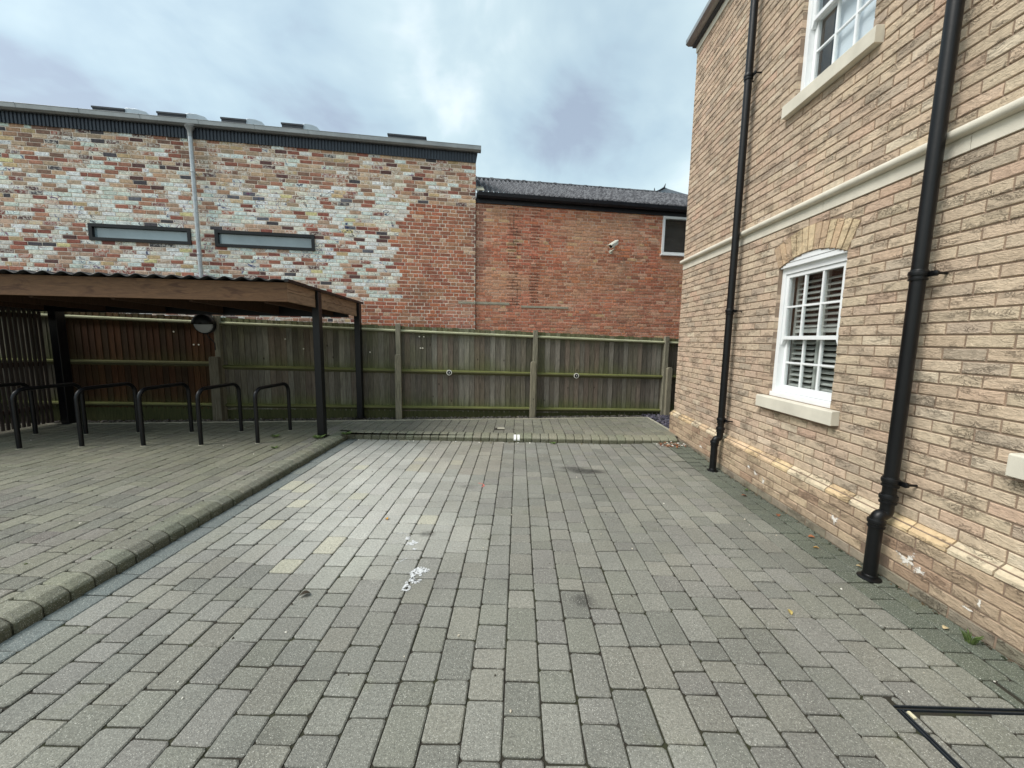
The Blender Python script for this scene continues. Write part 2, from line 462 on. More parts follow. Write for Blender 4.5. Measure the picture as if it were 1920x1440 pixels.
# behind the camera and further: keep laid blocks plain
struct(mb.build('parking_bay_paving', 'paver'))
jb = MB()
gx = [-2.66, 1.5, 1.8, 2.1, 2.35, 2.6]; gy = [-1.8, 4.2, 4.6, 5.0, 5.3, 5.6, 5.85]
vs = [(a, b, hz(a, b)-.009) for b in gy for a in gx]; n = len(gx)
jb.add(vs, [(j*n+i, j*n+i+1, (j+1)*n+i+1, (j+1)*n+i) for j in range(len(gy)-1) for i in range(n-1)])
struct(jb.build('paving_joints', 'joint'))
yb = MB(); yb.add([(-14, -14, -.02), (6, -14, -.02), (6, -1.75, -.02), (-14, -1.75, -.02)], [(0, 1, 2, 3)], GREY)
struct(yb.build('yard_surface', 'paver2'))

# raised paving
mb = MB(); ZP = .10
x = -11.5
while x < 2.50:
    w = pitch-.006
    back = x > -2.86
    if not back and x+w > -2.825: w = -2.825-x
    if back and x+w > 2.535: w = 2.535-x
    if w < .03: x += pitch if w > 0 else .02; continue
    y = (5.985 if back else -1.2-random.uniform(0, .2))
    ye = RE(x+w/2)
    while y < ye-.02:
        L = random.choice([.115, .16, .16, .24, .24])
        y2 = min(y+L, ye)
        cx, cy = x+w/2, (y+y2)/2
        if y2-y > .025 and not (abs(cx+.27) < .09 and abs(cy-6.28) < .08):
            c = mixc(GREY, random.choice([C(118, 120, 108), C(134, 132, 122), C(122, 116, 116), C(128, 128, 112), C(104, 106, 104)]), .6)
            if back:
                c = mixc(c, C(92, 90, 90), .55*math.exp(-((cx+1.3)/1.1)**2)); c = mixc(c, C(110, 110, 88), .3)
            if cx < -3.1 and cy > 3.2: c = mixc(c, C(98, 100, 72), .42*sm(3.2, 4.2, cy))
            if cx < -3.2 and cy < 3.0 and random.random() < .1: c = mixc(c, C(98, 84, 88), .4)
            block(mb, x, x+w, y, y2, ZP, jit(mixc(soft(c, .15, .93), C(122, 116, 92), .25), .10, .008))
        y = y2+.006
    x = (x+w+.006)
    if abs(x+2.819) < .02: x = -2.815
struct(mb.build('raised_paving', 'paver2'))
jb = MB()
jb.add([(-11.6, -1.5, ZP-.009), (-2.80, -1.5, ZP-.009), (-2.80, 5.96, ZP-.009), (-11.6, 5.96, ZP-.009)], [(0, 1, 2, 3)])
jb.add([(-11.6, 5.96, ZP-.009), (2.54, 5.96, ZP-.009), (2.54, RE(2.54), ZP-.009), (-11.6, RE(-11.6), ZP-.009)], [(0, 1, 2, 3)])
struct(jb.build('raised_paving_joints', 'joint'))
# kerb stones
kb = MB()
def kstone(p, along, out, L, col):
    p, along, out = Vector(p), Vector(along), Vector(out)
    j = lambda: random.uniform(-.002, .002)
    z1 = .1+j(); o = j()*1.5
    prof = [(0+o, -.03), (0+o, .052+j()), (-.012, .068), (-.055, z1-.004), (-.068, z1), (-.185, z1), (-.188, -.03)]
    e = .003; n = len(prof); vs = []
    cen = (-.09, .04)
    for (t, k) in ((.001, .88), (.012, 1), (L-.012, 1), (L-.001, .88)):
        for a, b in prof:
            a2 = cen[0]+(a-cen[0])*(1 if k == 1 else .90); b2 = b if b < 0 else cen[1]+(b-cen[1])*(1 if k == 1 else .84)
            vs.append(p+along*t+out*a2+Z*b2)
    fs = []
    for s_ in range(3):
        for i in range(n):
            i2 = (i+1) % n; fs.append((s_*n+i, s_*n+i2, (s_+1)*n+i2, (s_+1)*n+i))
    fs += [tuple(range(n)), tuple(reversed(range(3*n, 4*n)))]
    lo = mixc(tuple(x*.62 for x in col), C(70, 74, 44), .35)
    cc = [lo, lo, col, col, col, col, lo]*4
    kb.add(vs, fs, cc)
y = -1.6
while y < 5.80:
    c = jit(mixc(GREY, C(112, 112, 96), .5), .12, .03); c = mixc(c, C(98, 104, 70), .30*sm(4, 5.5, y)); kstone((-2.64, y, 0), (0, 1, 0), (1, 0, 0), .127, c); y += .1315
yk = 5.79
x = -2.66
while x < 2.42:
    c = jit(mixc(GREY, C(130, 128, 104), .5), .10, .03); kstone((x, yk, hz(x, 5.7)*.3), (1, 0, 0), (0, -1, 0), .127, c); x += .1315
struct(kb.build('kerb', 'paver2', fixn=True))
# paint dashes on the kerb
pm = MB()
for xx in (-.055, .000):
    pr = [(.0035, .03), (.0035, .054), (-.010, .073), (-.056, .1005), (-.070, .1035), (-.070, .09), (-.01, .05)]
    pm.extrude(pr, (xx, yk, 0), (0, -1, 0), (0, 0, 1), (.038, 0, 0), C(240, 240, 236))
tag(pm.build('kerb_marking', 'paint', fixn=True), 'two short white painted bars on the far kerb face', 'kerb marking')
# edging along the rear + side
eb = MB()
eb.obox((-11.5, RE(-11.5)+.002, -.05), (14.04, 14.04*.14, 0), (-.006, .038, 0), (0, 0, .158))
eb.obox((2.54, 6.34, -.05), (.035, 0, 0), (-.02, RE(2.54)-6.34, 0), (0, 0, .158))
tag(eb.build('edging', 'concrete'), 'thin pale concrete edging strip behind the raised paving', 'edging', kind='structure')

# gravel bed with slate chips
gb = MB(); gb.add([(-14, 4.8, .02), (6, 6.6, .02), (6, 9.2, .02), (-14, 7.2, .02)], [(0, 1, 2, 3)], C(60, 58, 54))
struct(gb.build('gravel_bed', 'dirt'))
sb = MB()
def chip(mb, x, y, z, s, col, flat=.35):
    rot = Matrix.Rotation(random.uniform(0, 6.28), 3, 'Z') @ Matrix.Rotation(random.uniform(-.6, .6), 3, 'X')
    n = random.randint(5, 6); top = []; bot = []
    for k in range(n):
        a = 6.28*k/n+random.uniform(-.3, .3); r = s*random.uniform(.6, 1)
        top.append(rot @ Vector((r*math.cos(a), r*math.sin(a)*.7, s*flat)) + Vector((x, y, z))); bot.append(rot @ Vector((r*1.1*math.cos(a), r*1.1*math.sin(a)*.7, -s*flat)) + Vector((x, y, z)))
    mb.add(bot+top, [tuple(reversed(range(n))), tuple(range(n, 2*n))]+[(i, (i+1) % n, n+(i+1) % n, n+i) for i in range(n)], col)
for _ in range(2600):
    x = random.uniform(2.56, 3.9); y = random.uniform(6.42, 7.95)
    if x > 2.6 and y < 6.36: continue
    chip(sb, x, y, .035+random.random()*.05, random.uniform(.015, .045), jit(random.choice([C(82, 78, 92), C(70, 68, 80), C(96, 90, 100), C(60, 60, 66)]), .2))
for _ in range(5200):
    x = random.uniform(-8.5, 2.56); y = RE(x)+random.uniform(.05, .48)
    chip(sb, x, y, .035+random.random()*.035, random.uniform(.01, .028), jit(random.choice([C(96, 92, 84), C(80, 76, 74), C(120, 114, 102), C(70, 66, 60)]), .2), .5)
tag(sb.build('slate_gravel', 'slate'), 'loose purple grey slate chippings and gravel along the fence foot', 'gravel', kind='stuff')

# ================================================================== buff brick house (right)
XW = 2.58
house = thing('brick_house', (2.58, 3.0, 0), 'buff brick house with white sash windows and black drainpipes on the right', 'house')
P = Vector((XW, 0, 0)); U = Vector((0, 1, 0)); N = Vector((-1, 0, 0))
Y0, Y1 = -3.0, 6.30
WINS = [(3.18, 3.99, 1.05, 2.325, True), (.97, 1.78, 1.05, 2.325, True), (3.18, 3.99, 3.87, 5.16, False), (.97, 1.78, 3.87, 5.16, False)]
RI, RO, HALF = .956, 1.178, .405
def arch_c(w): return ((w[0]+w[1])/2, w[3]+.085-RI)       # centre of the arch circle (y,z)
def house_holes(z):
    h = []
    for w in WINS:
        cy, cz = arch_c(w)
        if w[2] < z < w[3]: h.append((w[0], w[1]))
        if w[2]-.125 < z < w[2]: h.append((w[0]-.10, w[1]+(.09 if w[0] > 2 else .19)))
        if w[4] and z > cz+RI*math.cos(.437)-.0:
            # skewbacks
            t = (z-cz)/math.cos(.437)
            half = math.tan(.437)*(z-cz)
            if z < cz+RO*math.cos(.437): h.append((cy-half-.005, cy+half+.005))
            elif z < cz+RO: q = math.sqrt(RO*RO-(z-cz)**2); h.append((cy-q-.005, cy+q+.005))
    if 2.70 < z < 2.85: h.append((-9, 9))
    return h
def house_col(u, z, L):
    base = random.choice([C(196, 172, 144), C(190, 160, 136), C(200, 178, 150), C(186, 164, 140), C(196, 164, 140), C(182, 160, 136)])
    base = mixc(base, C(196, 160, 140), .35*sm(2.5, 6, u))
    base = mixc(base, C(196, 178, 144), .3*(1-sm(1.5, 4, u)))
    if random.random() < .06: base = mixc(base, C(188, 140, 118), .6)
    if random.random() < .05: base = mixc(base, C(214, 200, 176), .6)
    base = mixc(base, C(208, 186, 154), .42)
    if random.random() < .12: base = mixc(base, C(178, 160, 138), .7)
    return tuple(min(.8, q*1.02) for q in soft(jit(base, .08, .012), .16)), 0
mb = MB()
brick_wall(mb, P, U, N, Y0, Y1, .45, 72, .075, house_col, house_holes, depth=.10, jt=.0012, ch=.004)
# voussoirs of the ground-floor arches
for w in WINS:
    if not w[4]: continue
    cy, cz = arch_c(w); nb = 13
    for i in range(nb):
        a0 = -.437+i*.874/nb+.0055; a1 = -.437+(i+1)*.874/nb-.0055; j = random.uniform(-.0015, .0015)
        q = [(cy+r*math.sin(a), cz+r*math.cos(a)) for r, a in ((RI, a0), (RI, a1), (RO, a1), (RO, a0))]
        col = jit(random.choice([C(206, 178, 146), C(212, 190, 156), C(196, 170, 142)]), .08)
        vs = [(XW-.001+j, a, b) for a, b in q]+[(XW+.1, a, b) for a, b in q]
        mb.add(vs, [(0, 1, 2, 3), (0, 4, 5, 1), (1, 5, 6, 2), (2, 6, 7, 3), (3, 7, 4, 0)], col)
mb.build('brickwork', 'house', house)
# mortar slab with openings
mb = MB()
rects = [(w[0], w[1], w[2], w[3]+(.0 if not w[4] else .0)) for w in WINS]
rects2 = []
for w in WINS:
    rects2.append((w[0], w[1], w[2], w[3]))
    if w[4]:
        cy, cz = arch_c(w)
        for k in range(6):
            z0 = w[3]+k*.0155; q = math.sqrt(max(0, RI*RI-(z0+.0155-cz)**2))
            if q > .03: rects2.append((cy-q, cy+q, z0, z0+.0155))
wall_back(mb, P, U, N, Y0, Y1, .40, 5.93, rects2, .0075, .30)
mb.build('mortar', 'mortar', house)
mb = MB(); mb.box(XW+.30, XW+4.5, Y0, Y1-.02, .0, 5.9); 
# leave window recess: the room is behind the slab, so start the core further in
mb = MB(); mb.box(XW+.9, XW+4.5, Y0+.02, Y1-.02, -.05, 5.9)
mb.box(XW+.31, XW+.9, Y1-.12, Y1-.02, -.05, 5.9); mb.box(XW+.31, XW+.9, Y0+.02, Y0+.12, -.05, 5.9); mb.box(XW+.31, XW+.9, Y0+.12, Y1-.12, 2.75, 3.3); mb.box(XW+.31, XW+.9, Y0+.12, Y1-.12, 5.6, 5.9)
mb.build('rear_core', 'room', house)
# gable end face bricks (faces the fence)
mb = MB()
brick_wall(mb, Vector((XW+.002, Y1, 0)), Vector((1, 0, 0)), Vector((0, 1, 0)), .0, 4.4, .45, 72, .075, house_col, lambda z: [], depth=.02, jt=.001, phase=.11)
mb.build('end_brickwork', 'house', house)
mb = MB(); mb.box(XW+.01, XW+4.45, Y1-.03, Y1-.008, -.05, 5.9); mb.build('end_mortar', 'mortar', house)
# plinth
mb = MB(); PX = 2.53
def pl_col(u, z, L):
    if z < .075: return jit(mixc(C(150, 138, 122), C(112, 116, 96), random.random()*.6), .1), 0
    b = random.choice([C(188, 160, 126), C(180, 152, 120), C(194, 168, 132), C(172, 140, 110), C(182, 156, 124)])
    return soft(jit(b, .09, .01), .22, 1.05), 0
brick_wall(mb, Vector((PX, 0, 0)), U, N, Y0, 6.33, .0, 5, .075, pl_col, lambda z: ([(2.49, 2.71)] if .075 < z < .15 else []), depth=.05, jt=.0014, ch=.004, phase=.05)
y = Y0
while y < 6.33:                                 # sloping cap bricks
    y2 = min(y+.215, 6.335); c = jit(random.choice([C(218, 194, 154), C(212, 186, 148), C(216, 200, 172), C(208, 182, 150)]), .06)
    j = random.uniform(-.001, .001)
    pr = [(-.002, .380), (-.002, .402+j), (.008, .412+j), (.047, .447), (.052, .452), (.10, .452), (.10, .380)]
    mb.extrude(pr, (PX, y, 0), (1, 0, 0), (0, 0, 1), (0, y2-y, 0), c); y = y2+.010
mb.build('plinth', 'house', house, fixn=True)
mb = MB(); mb.box(PX+.007, XW+.008, Y0, 6.325, -.05, .39); mb.box(PX+.02, XW+.009, Y0, 6.32, .39, .43); mb.build('plinth_mortar', 'mortar', house)
# string course
mb = MB(); y = Y0
for k in range(9):
    y2 = min(Y0+(k+1)*1.08, Y1+.004); mb.box(XW-.006, XW+.09, y, y2-.003, 2.705, 2.796); y = y2
    if y >= Y1: break
o_ = mb.build('string_course', 'stone', house, bevel=.002)
mb = MB(); r = .028
pr = [(-.006-.022+.0, 2.797)]+[(-.030-r*math.sin(t)*.9, 2.8255-r*math.cos(t)) for t in [k*math.pi/10 for k in range(11)]]+[(.09, 2.8535), (.09, 2.797)]
mb.extrude(pr[1:], (XW, Y0, 0), (1, 0, 0), (0, 0, 1), (0, Y1-Y0+.01, 0)); mb.build('string_roll', 'stone', o_, smooth=True, fixn=True)
# fascia + gutter on top
mb = MB(); mb.box(XW-.012, XW+.1, Y0, Y1+.012, 5.852, 5.94); mb.build('fascia', 'stone2', house)
mb = MB(); mb.box(XW-.06, XW+.3, Y0, Y1+.04, 5.94, 5.965); mb.build('soffit', 'roofing', house)
mb = MB()
pr = [(-.02, 5.965), (-.02, 6.03), (-.155, 6.05), (-.160, 6.05), (-.158, 5.99), (-.12, 5.966)]
mb.extrude(pr, (XW, Y0, 0), (1, 0, 0), (0, 0, 1), (0, Y1-Y0+.05, 0)); mb.build('gutter', 'zinc', house, bevel=.004, fixn=True)
mb = MB(); mb.extrude([(-.03, 6.04), (4.5, 6.5), (4.5, 6.1), (-.03, 5.97)], (XW, Y0, 0), (1, 0, 0), (0, 0, 1), (0, Y1-Y0+.03, 0)); mb.build('roof', 'roofing', house, fixn=True)

def make_window(w, name_lbl, blind):
    ya, yb, za, zb, arched = w
    f = MB()                                    # box frame
    FX = XW+.045; jw = .05
    f.box(FX, FX+.10, ya+.001, ya+jw, za+.045, zb); f.box(FX, FX+.10, yb-jw, yb-.001, za+.045, zb)
    f.box(FX, FX+.10, ya+jw, yb-jw, zb-.07, zb)
    f.box(FX-.022, FX+.10, ya+.001, yb-.001, za, za+.044)
    fr = f.build('window', 'white', house, label=name_lbl, bevel=.003)
    if arched:                                  # curved head board between frame and arch
        cy, cz = arch_c(w); h = MB(); n = 16
        top = [(cy+(RI-.004)*math.sin(t), cz+(RI-.004)*math.cos(t)) for t in [-.42+.84*k/n for k in range(n+1)]]
        poly = [(top[0][0], zb-.012)]+top+[(top[-1][0], zb-.012)]
        h.extrude(poly, (XW+.012, 0, 0), (0, 1, 0), (0, 0, 1), (.12, 0, 0)); h.build('arched_head', 'white', fr, bevel=.002, fixn=True)
    s = MB(); s.extrude([(-.06, za-.122), (-.06, za-.012), (-.052, za-.004), (.10, za), (.10, za-.122)], (XW, ya-.10, 0), (1, 0, 0), (0, 0, 1), (0, yb-ya+(.18 if ya > 2 else .28), 0))
    s.build('sill', 'stone', fr, bevel=.003, fixn=True)
    zm = za+.60 if arched else za+.66
    def sash(x, z0, z1, nm, bot):
        b = MB(); t = .036; a, c = ya+jw+.002, yb-jw-.002
        b.box(x, x+.035, a, a+t, z0, z1); b.box(x, x+.035, c-t, c, z0, z1)
        b.box(x, x+.035, a+t, c-t, z0, z0+bot); b.box(x, x+.035, a+t, c-t, z1-.035, z1)
        gw = (c-a-2*t)/3
        for k in (1, 2): b.box(x+.004, x+.031, a+t+gw*k-.009, a+t+gw*k+.009, z0+bot, z1-.035)
        zz = (z0+bot+z1-.035)/2; b.box(x+.005, x+.030, a+t, c-t, zz-.009, zz+.009)
        if nm == 'upper':                       # horns
            b.extrude([(0, 0), (0, -.05), (.012, -.05), (.035, 0)], (x, a, z0), (0, 1, 0), (0, 0, 1), (.035, 0, 0)); b.extrude([(0, 0), (0, -.05), (-.012, -.05), (-.035, 0)], (x, c, z0), (0, 1, 0), (0, 0, 1), (.035, 0, 0))
        so = b.build('sash', 'white', fr, bevel=.0025, fixn=True)
        gl = MB(); gl.box(x+.014, x+.018, a+t-.004, c-t+.004, z0+bot-.004, z1-.031); return gl.build('glass', 'glass', fr)
    sash(FX+.012, zm-.03, zb-.072, 'upper', .035)
    sash(FX+.052, za+.047, zm+.005, 'lower', .07)
    rm = MB()                                    # room lining
    X0, X1 = XW+.30, XW+.88
    e = .01
    for bx in ((X1, X1+.02, ya-.3, yb+.3, za-.3, zb+.2), (X0+e, X1, ya-.32, ya-.3, za-.3, zb+.2), (X0+e, X1, yb+.3, yb+.32, za-.3, zb+.2), (X0+e, X1, ya-.3, yb+.3, za-.32, za-.3), (X0+e, X1, ya-.3, yb+.3, zb+.2, zb+.22)): rm.box(*bx)
    rm.build('room_lining', 'room', fr)
    b = MB()
    if blind:
        b.box(XW+.16, XW+.166, ya+.02, yb-.22, za+.05, zb-.05); b.build('roller_blind', 'blind', fr)
    else:
        a, c = ya+.055, yb-.055; mid = a+(c-a)*.5
        for (p, q) in ((a, mid-.004), (mid+.004, c)):
            b.box(XW+.165, XW+.19, p, p+.03, za+.06, zb-.05); b.box(XW+.165, XW+.19, q-.03, q, za+.06, zb-.05)
            for zz in (za+.06, (za+zb)/2, zb-.09): b.box(XW+.165, XW+.19, p+.03, q-.03, zz, zz+.04)
            z = za+.125
            while z < zb-.11:
                if not abs(z-(za+zb)/2-.02) < .035:
                    b.obox((XW+.150, p+.032, z-.012), (.052, 0, .026), (0, q-p-.064, 0), (-.003, 0, .007))
                z += .052
        b.build('shutter', 'shutter', fr)
    return fr
make_window(WINS[0], 'lower sash window under a brick arch with louvred shutters inside', False)
make_window(WINS[1], 'sash window at the right edge with only its stone sill showing', False)
make_window(WINS[2], 'upper storey sash window cut off by the top of the picture', True)
make_window(WINS[3], None, True)

def drainpipe(Y, brk, zcol, lbl):
    px, r = 2.482, .0385; lx = 2.425
    b = MB()
    path = [(px, Y, 6.0), (px, Y, zcol-.16)]
    # swan neck
    sw = [(px, Y, zcol-.17), (px, Y, zcol-.20)]
    for k in range(1, 7):
        t = k/6*math.pi/2; sw.append((px-.028*(1-math.cos(t)), Y, zcol-.20-.030*math.sin(t)))
    for k in range(1, 7):
        t = k/6*math.pi/2; sw.append((px-.028-.029*math.sin(t)-.0, Y, zcol-.230-.034*(1-math.cos(t))))
    b.tube([(px, Y, 5.99), (px, Y, zcol)], r, 24); p = b.build('drainpipe', 'black', house, smooth=True, label=lbl)
    b = MB(); b.tube([(px, Y, zcol+.01)]+sw+[(lx, Y, zcol-.30)], r-.0015, 24); b.build('offset_bend', 'black', p, smooth=True)
    b = MB(); b.tube([(lx, Y, zcol-.27), (lx, Y, .005)], r, 24); b.build('lower_pipe', 'black', p, smooth=True)
    def collar(x, z, ear=True):
        c = MB(); R = r
        c.lathe((x, Y, z-.035), [(R+.001, 0), (R+.008, .002), (R+.009, .012), (R+.004, .014), (R+.004, .028), (R+.010, .031), (R+.012, .045), (R+.010, .056), (R+.004, .060), (R+.002, .068)], 24)
        if ear:
            c.box(x+.022, x+.034, Y-.070, Y+.070, z-.014, z+.018)
            for s_ in (-1, 1):
                c.lathe((x+.020, Y+s_*.072, z+.002), [(.010, 0), (.017, .003), (.017, .016)], 14, axis=(1, 0, 0))
                c.lathe((x+.034, Y+s_*.072, z+.002), [(.008, 0), (.008, XW-x-.035)], 10, axis=(1, 0, 0))
        c.build('pipe_collar', 'black', p, smooth=True)
    for z in brk: collar(px, z)
    collar(px, zcol); collar(px, zcol-.115, False); collar(lx, zcol-.285, False)
    c = MB(); c.lathe((lx, Y, .0), [(.066, 0), (.066, .006), (.055, .012), (.043, .016), (.043, .03), (.040, .034)], 28); c.build('base_ring', 'black', p, smooth=True)
drainpipe(4.645, [4.49, 1.945], .64, 'black drainpipe between the lower window and the far corner')
drainpipe(2.50, [2.02], .685, 'near black drainpipe passing right of the lower window')
# air brick
b = MB(); b.box(PX+.012, PX+.05, 2.495, 2.705, .08, .145); b_ = b.build('air_vent', 'dark', house)
b = MB()
for k in range(7): b.box(PX+.001, PX+.02, 2.497+k*.0335-.0, 2.501+k*.0335, .08, .145)
for k in range(6): b.box(PX+.003, PX+.018, 2.495, 2.705, .081+k*.012, .086+k*.012)
b.build('vent_grille', 'mortar', b_)
# white bloom on the plinth
b = MB()
def splat(mb, o, u, w, r, col, n=26, seed=0, st=(1, 1), th=.001):
    o, u, w = Vector(o), Vector(u), Vector(w); nn = u.cross(w).normalized()
    pts = []
    for k in range(n):
        t = 6.283*k/n; rr = r*(.62+.75*nz(math.cos(t)*1.6+seed*3.1, math.sin(t)*1.6, seed)+.35*nz(math.cos(t)*5+seed, math.sin(t)*5, 7))
        pts.append(o+u*math.cos(t)*rr*st[0]+w*math.sin(t)*rr*st[1])
    c = o+nn*th; a_st = len(mb.c)
    mb.add([c]+[p+nn*th for p in pts]+pts, [(0, 1+k, 1+(k+1) % n) for k in range(n)]+[(1+k, 1+n+k, 1+n+(k+1) % n, 1+(k+1) % n) for k in range(n)], col)
    mb.c[a_st] = (*col[:3], 1.0)
for i, (yy, zz, rr, sx, sy) in enumerate([(2.95, .20, .045, 1, .8), (2.37, .21, .075, 1.1, .6), (2.29, .185, .04, 1.2, .6), (3.98, .21, .05, 1, .7), (3.84, .17, .035, .8, 1), (1.98, .20, .022, .4, 1.6), (2.03, .13, .025, 1.8, .3), (5.2, .15, .04, 1.3, .6), (4.1, .24, .03, 1.2, .7)]):
    b = MB(); splat(b, (PX-.002, yy, zz), (0, -1, 0), (0, 0, 1), rr*1.45, C(232, 226, 220), n=44, seed=i*1.7+.3, st=(sx, sy))
    b.build('salt_bloom', mat_bloom(), house) if i == 0 else b.build('salt_bloom', bpy.data.materials['salt_bloom'], house)
# dirt line at wall foot
b = MB()
for k in range(240):
    yy = random.uniform(.8, 6.2); chip(b, 2.528-abs(random.gauss(0, .014)), yy, hz(2.5, yy)+.001, random.uniform(.004, .012), jit(random.choice([C(60, 54, 40), C(90, 76, 54), C(48, 54, 34)]), .2))
tag(b.build('wall_foot_debris', 'slate'), 'dark dirt and small crumbs gathered where the paving meets the buff wall', 'debris', kind='stuff')

# ================================================================== building A (painted brick, left)
mA = .175; LA = math.sqrt(1+mA*mA); UA = Vector((1/LA, mA/LA, 0)); NA = Vector((mA/LA, -1/LA, 0))
PA = Vector((0, 8.70, 0))
ux = lambda X: X*LA                             # wall coordinate of world X
ypl = lambda X, o=8.70: o+mA*X
A = thing('painted_brick_building', (-5, 7.83, 0), 'long brick building with patchy white painted bricks and black cladding under the eaves', 'building')
WA = [(ux(-8.02), ux(-6.375), 3.31, 3.59), (ux(-5.935), ux(-4.172), 3.30, 3.592)]
EA = ux(-.965)
def white_d(X, z):
    if X > -2.4+.2*nz(z*5, 1): 
        return .16 if z > 4.55 and z < 4.9 else (.05 if z > 4.3 else .0)
    d = .10
    band = sm(2.45, 3.0, z)*(1-sm(4.15, 4.75, z))
    n1 = .8*nz(X*.8+3, z*1.5, 2.0)+.7*nz(X*2.4, z*4.4, 5)
    d += band*(.52+.75*n1)
    d += .35*sm(2.75, 2.3, z)*.5
    d += .3*math.exp(-((X+3.0)/.9)**2)*band
    if z > 4.5: d += .08
    return max(.03, min(.66, d))
def a_col(u, z, L):
    X = u/LA
    redzone = X > -2.55+.22*nz(z*5, 4)+.2*nz(z*1.3, 9) and z < 4.33
    low = z < 2.35+.2*nz(X, 8)
    if redzone or (low and X > -3.4):
        b = random.choice([C(176, 106, 84), C(164, 96, 78), C(184, 120, 94), C(150, 92, 78), C(172, 124, 96), C(186, 112, 80), C(140, 88, 72), C(178, 132, 104)])
        b = mixc(b, C(150, 118, 88), .35*sm(-.1, .5, nz(X*1.2, z*1.4, 3)))
        st = math.exp(-((X+.97)/.13)**2)*sm(2.5, 3.2, z)*(1-sm(4.3, 4.6, z))
        b = mixc(b, C(100, 84, 84), .8*st)
        if random.random() < .05: b = C(206, 178, 150)
        if z < 2.4 and X > -1.6: b = mixc(b, C(206, 150, 132), .35)
        return soft(mixc(jit(b, .15, .012), C(190, 124, 88), .2), .05, 1.08), 0
    if random.random() < white_d(X, z):
        c = random.choice([C(238, 240, 236), C(232, 238, 230), C(214, 226, 210), C(222, 234, 226), C(238, 236, 226), C(224, 218, 206), C(232, 228, 206)] if random.random() < .965 else [C(226, 212, 140), C(110, 110, 118)])
        return jit(soft(c, .2), .05, .004), 1.0
    if z > 4.1:
        b = random.choice([C(192, 150, 118), C(200, 166, 132), C(176, 122, 98), C(160, 100, 82), C(182, 156, 128), C(204, 176, 146), C(146, 112, 94)])
    else:
        b = random.choice([C(178, 112, 90), C(158, 94, 78), C(188, 136, 108), C(142, 84, 72), C(198, 160, 132), C(168, 128, 104), C(204, 170, 144)])
    r = random.random()
    if r < .07: b = C(104, 74, 70)
    elif r < .10: b = C(84, 80, 84)
    elif r < .16: b = C(206, 176, 130)
    al = .0
    if random.random() < .34: al = random.uniform(.2, .5)
    return soft(jit(b, .16, .012), .10, 1.02), al
def a_holes(z):
    return [(w[0], w[1]) for w in WA if w[2]-.01 < z < w[3]+.01]
mb = MB()
fl = lambda x, z: (z < 2.9 and x > -40 and (int(z*13) % 3 == 0)) or (x/LA > -2.5 and z < 4.33)
brick_wall(mb, PA, UA, NA, ux(-15), EA, 1.35, 53, .075, a_col, a_holes, depth=.04, flemish=fl, jt=.0035, ch=.004, jn=.013, bl=.212)
mb.build('brickwork', 'old', A)
mb = MB(); wall_back(mb, PA, UA, NA, ux(-15), EA, -.1, 5.45, WA, .006, .2); mb.build('mortar', 'mortar_pale', A)
mb = MB(); mb.obox(PA+UA*(EA-.0)-NA*.006, UA*-.015, -NA*6, Z*5.35); mb.obox(PA+UA*ux(-15)-NA*.6, UA*(EA-ux(-15)-.03), -NA*5, Z*5.3); mb.build('rear_walls', 'redbrick', A)
mb = MB()
mb.obox(PA+UA*ux(-15)+NA*.01+Z*5.235, UA*(EA-ux(-15)), -NA*.10, Z*.25)
for k in range(int((EA-ux(-15))/.06)):
    u = ux(-15)+k*.06+.012
    mb.extrude([(0, 0), (.006, .018), (.036, .018), (.042, 0)], PA+UA*u+NA*.0105+Z*5.228, UA, NA, Z*.245)
mb.build('cladding', 'cladding', A, fixn=True)
mb = MB()
pr = [(.03, .02), (.09, .02), (.125, .05), (.132, .115), (.138, .125), (.128, .13), (.03, .128)]
mb.extrude(pr, PA+UA*ux(-15)+Z*5.40, NA, Z, UA*(EA-ux(-15)+.10)); mb.build('gutter', 'zinc', A, bevel=.004, fixn=True)
gt_ = COL.objects['gutter.001']
for k in range(10):
    mb = MB(); mb.extrude([(a*1.0+.002*(1 if a > .1 else 0), b-.001) for a, b in pr], PA+UA*(EA-.4-k*.95)+Z*5.40, NA*1.02, Z, UA*.012)
    mb.build('gutter_joint', 'zinc', gt_, fixn=True)
mb = MB(); mb.obox(PA+UA*ux(-15)-NA*.0+Z*5.46, UA*(EA-ux(-15)+.04), -NA*6+Z*.5, Z*.05); mb.build('roof', 'roofing', A)
mb = MB(); dp = PA+UA*ux(-6.195)+NA*.09
mb.tube([dp+Z*5.30, dp+Z*.1], .036, 20); d_ = mb.build('downpipe', 'galv', A, smooth=True)
mb = MB(); mb.lathe(dp+Z*5.23, [(.039, 0), (.040, .10), (.07, .15), (.078, .175)], 20); mb.build('outlet', 'zinc', d_, smooth=True)
for z in (4.6, 3.1):
    mb = MB(); mb.lathe(dp+Z*z, [(.039, 0), (.042, .005), (.042, .025), (.039, .03)], 20); mb.obox(dp+Z*(z+.005)-UA*.012, UA*.024, -NA*.09, Z*.02)
    mb.build('pipe_bracket', 'galv', d_)
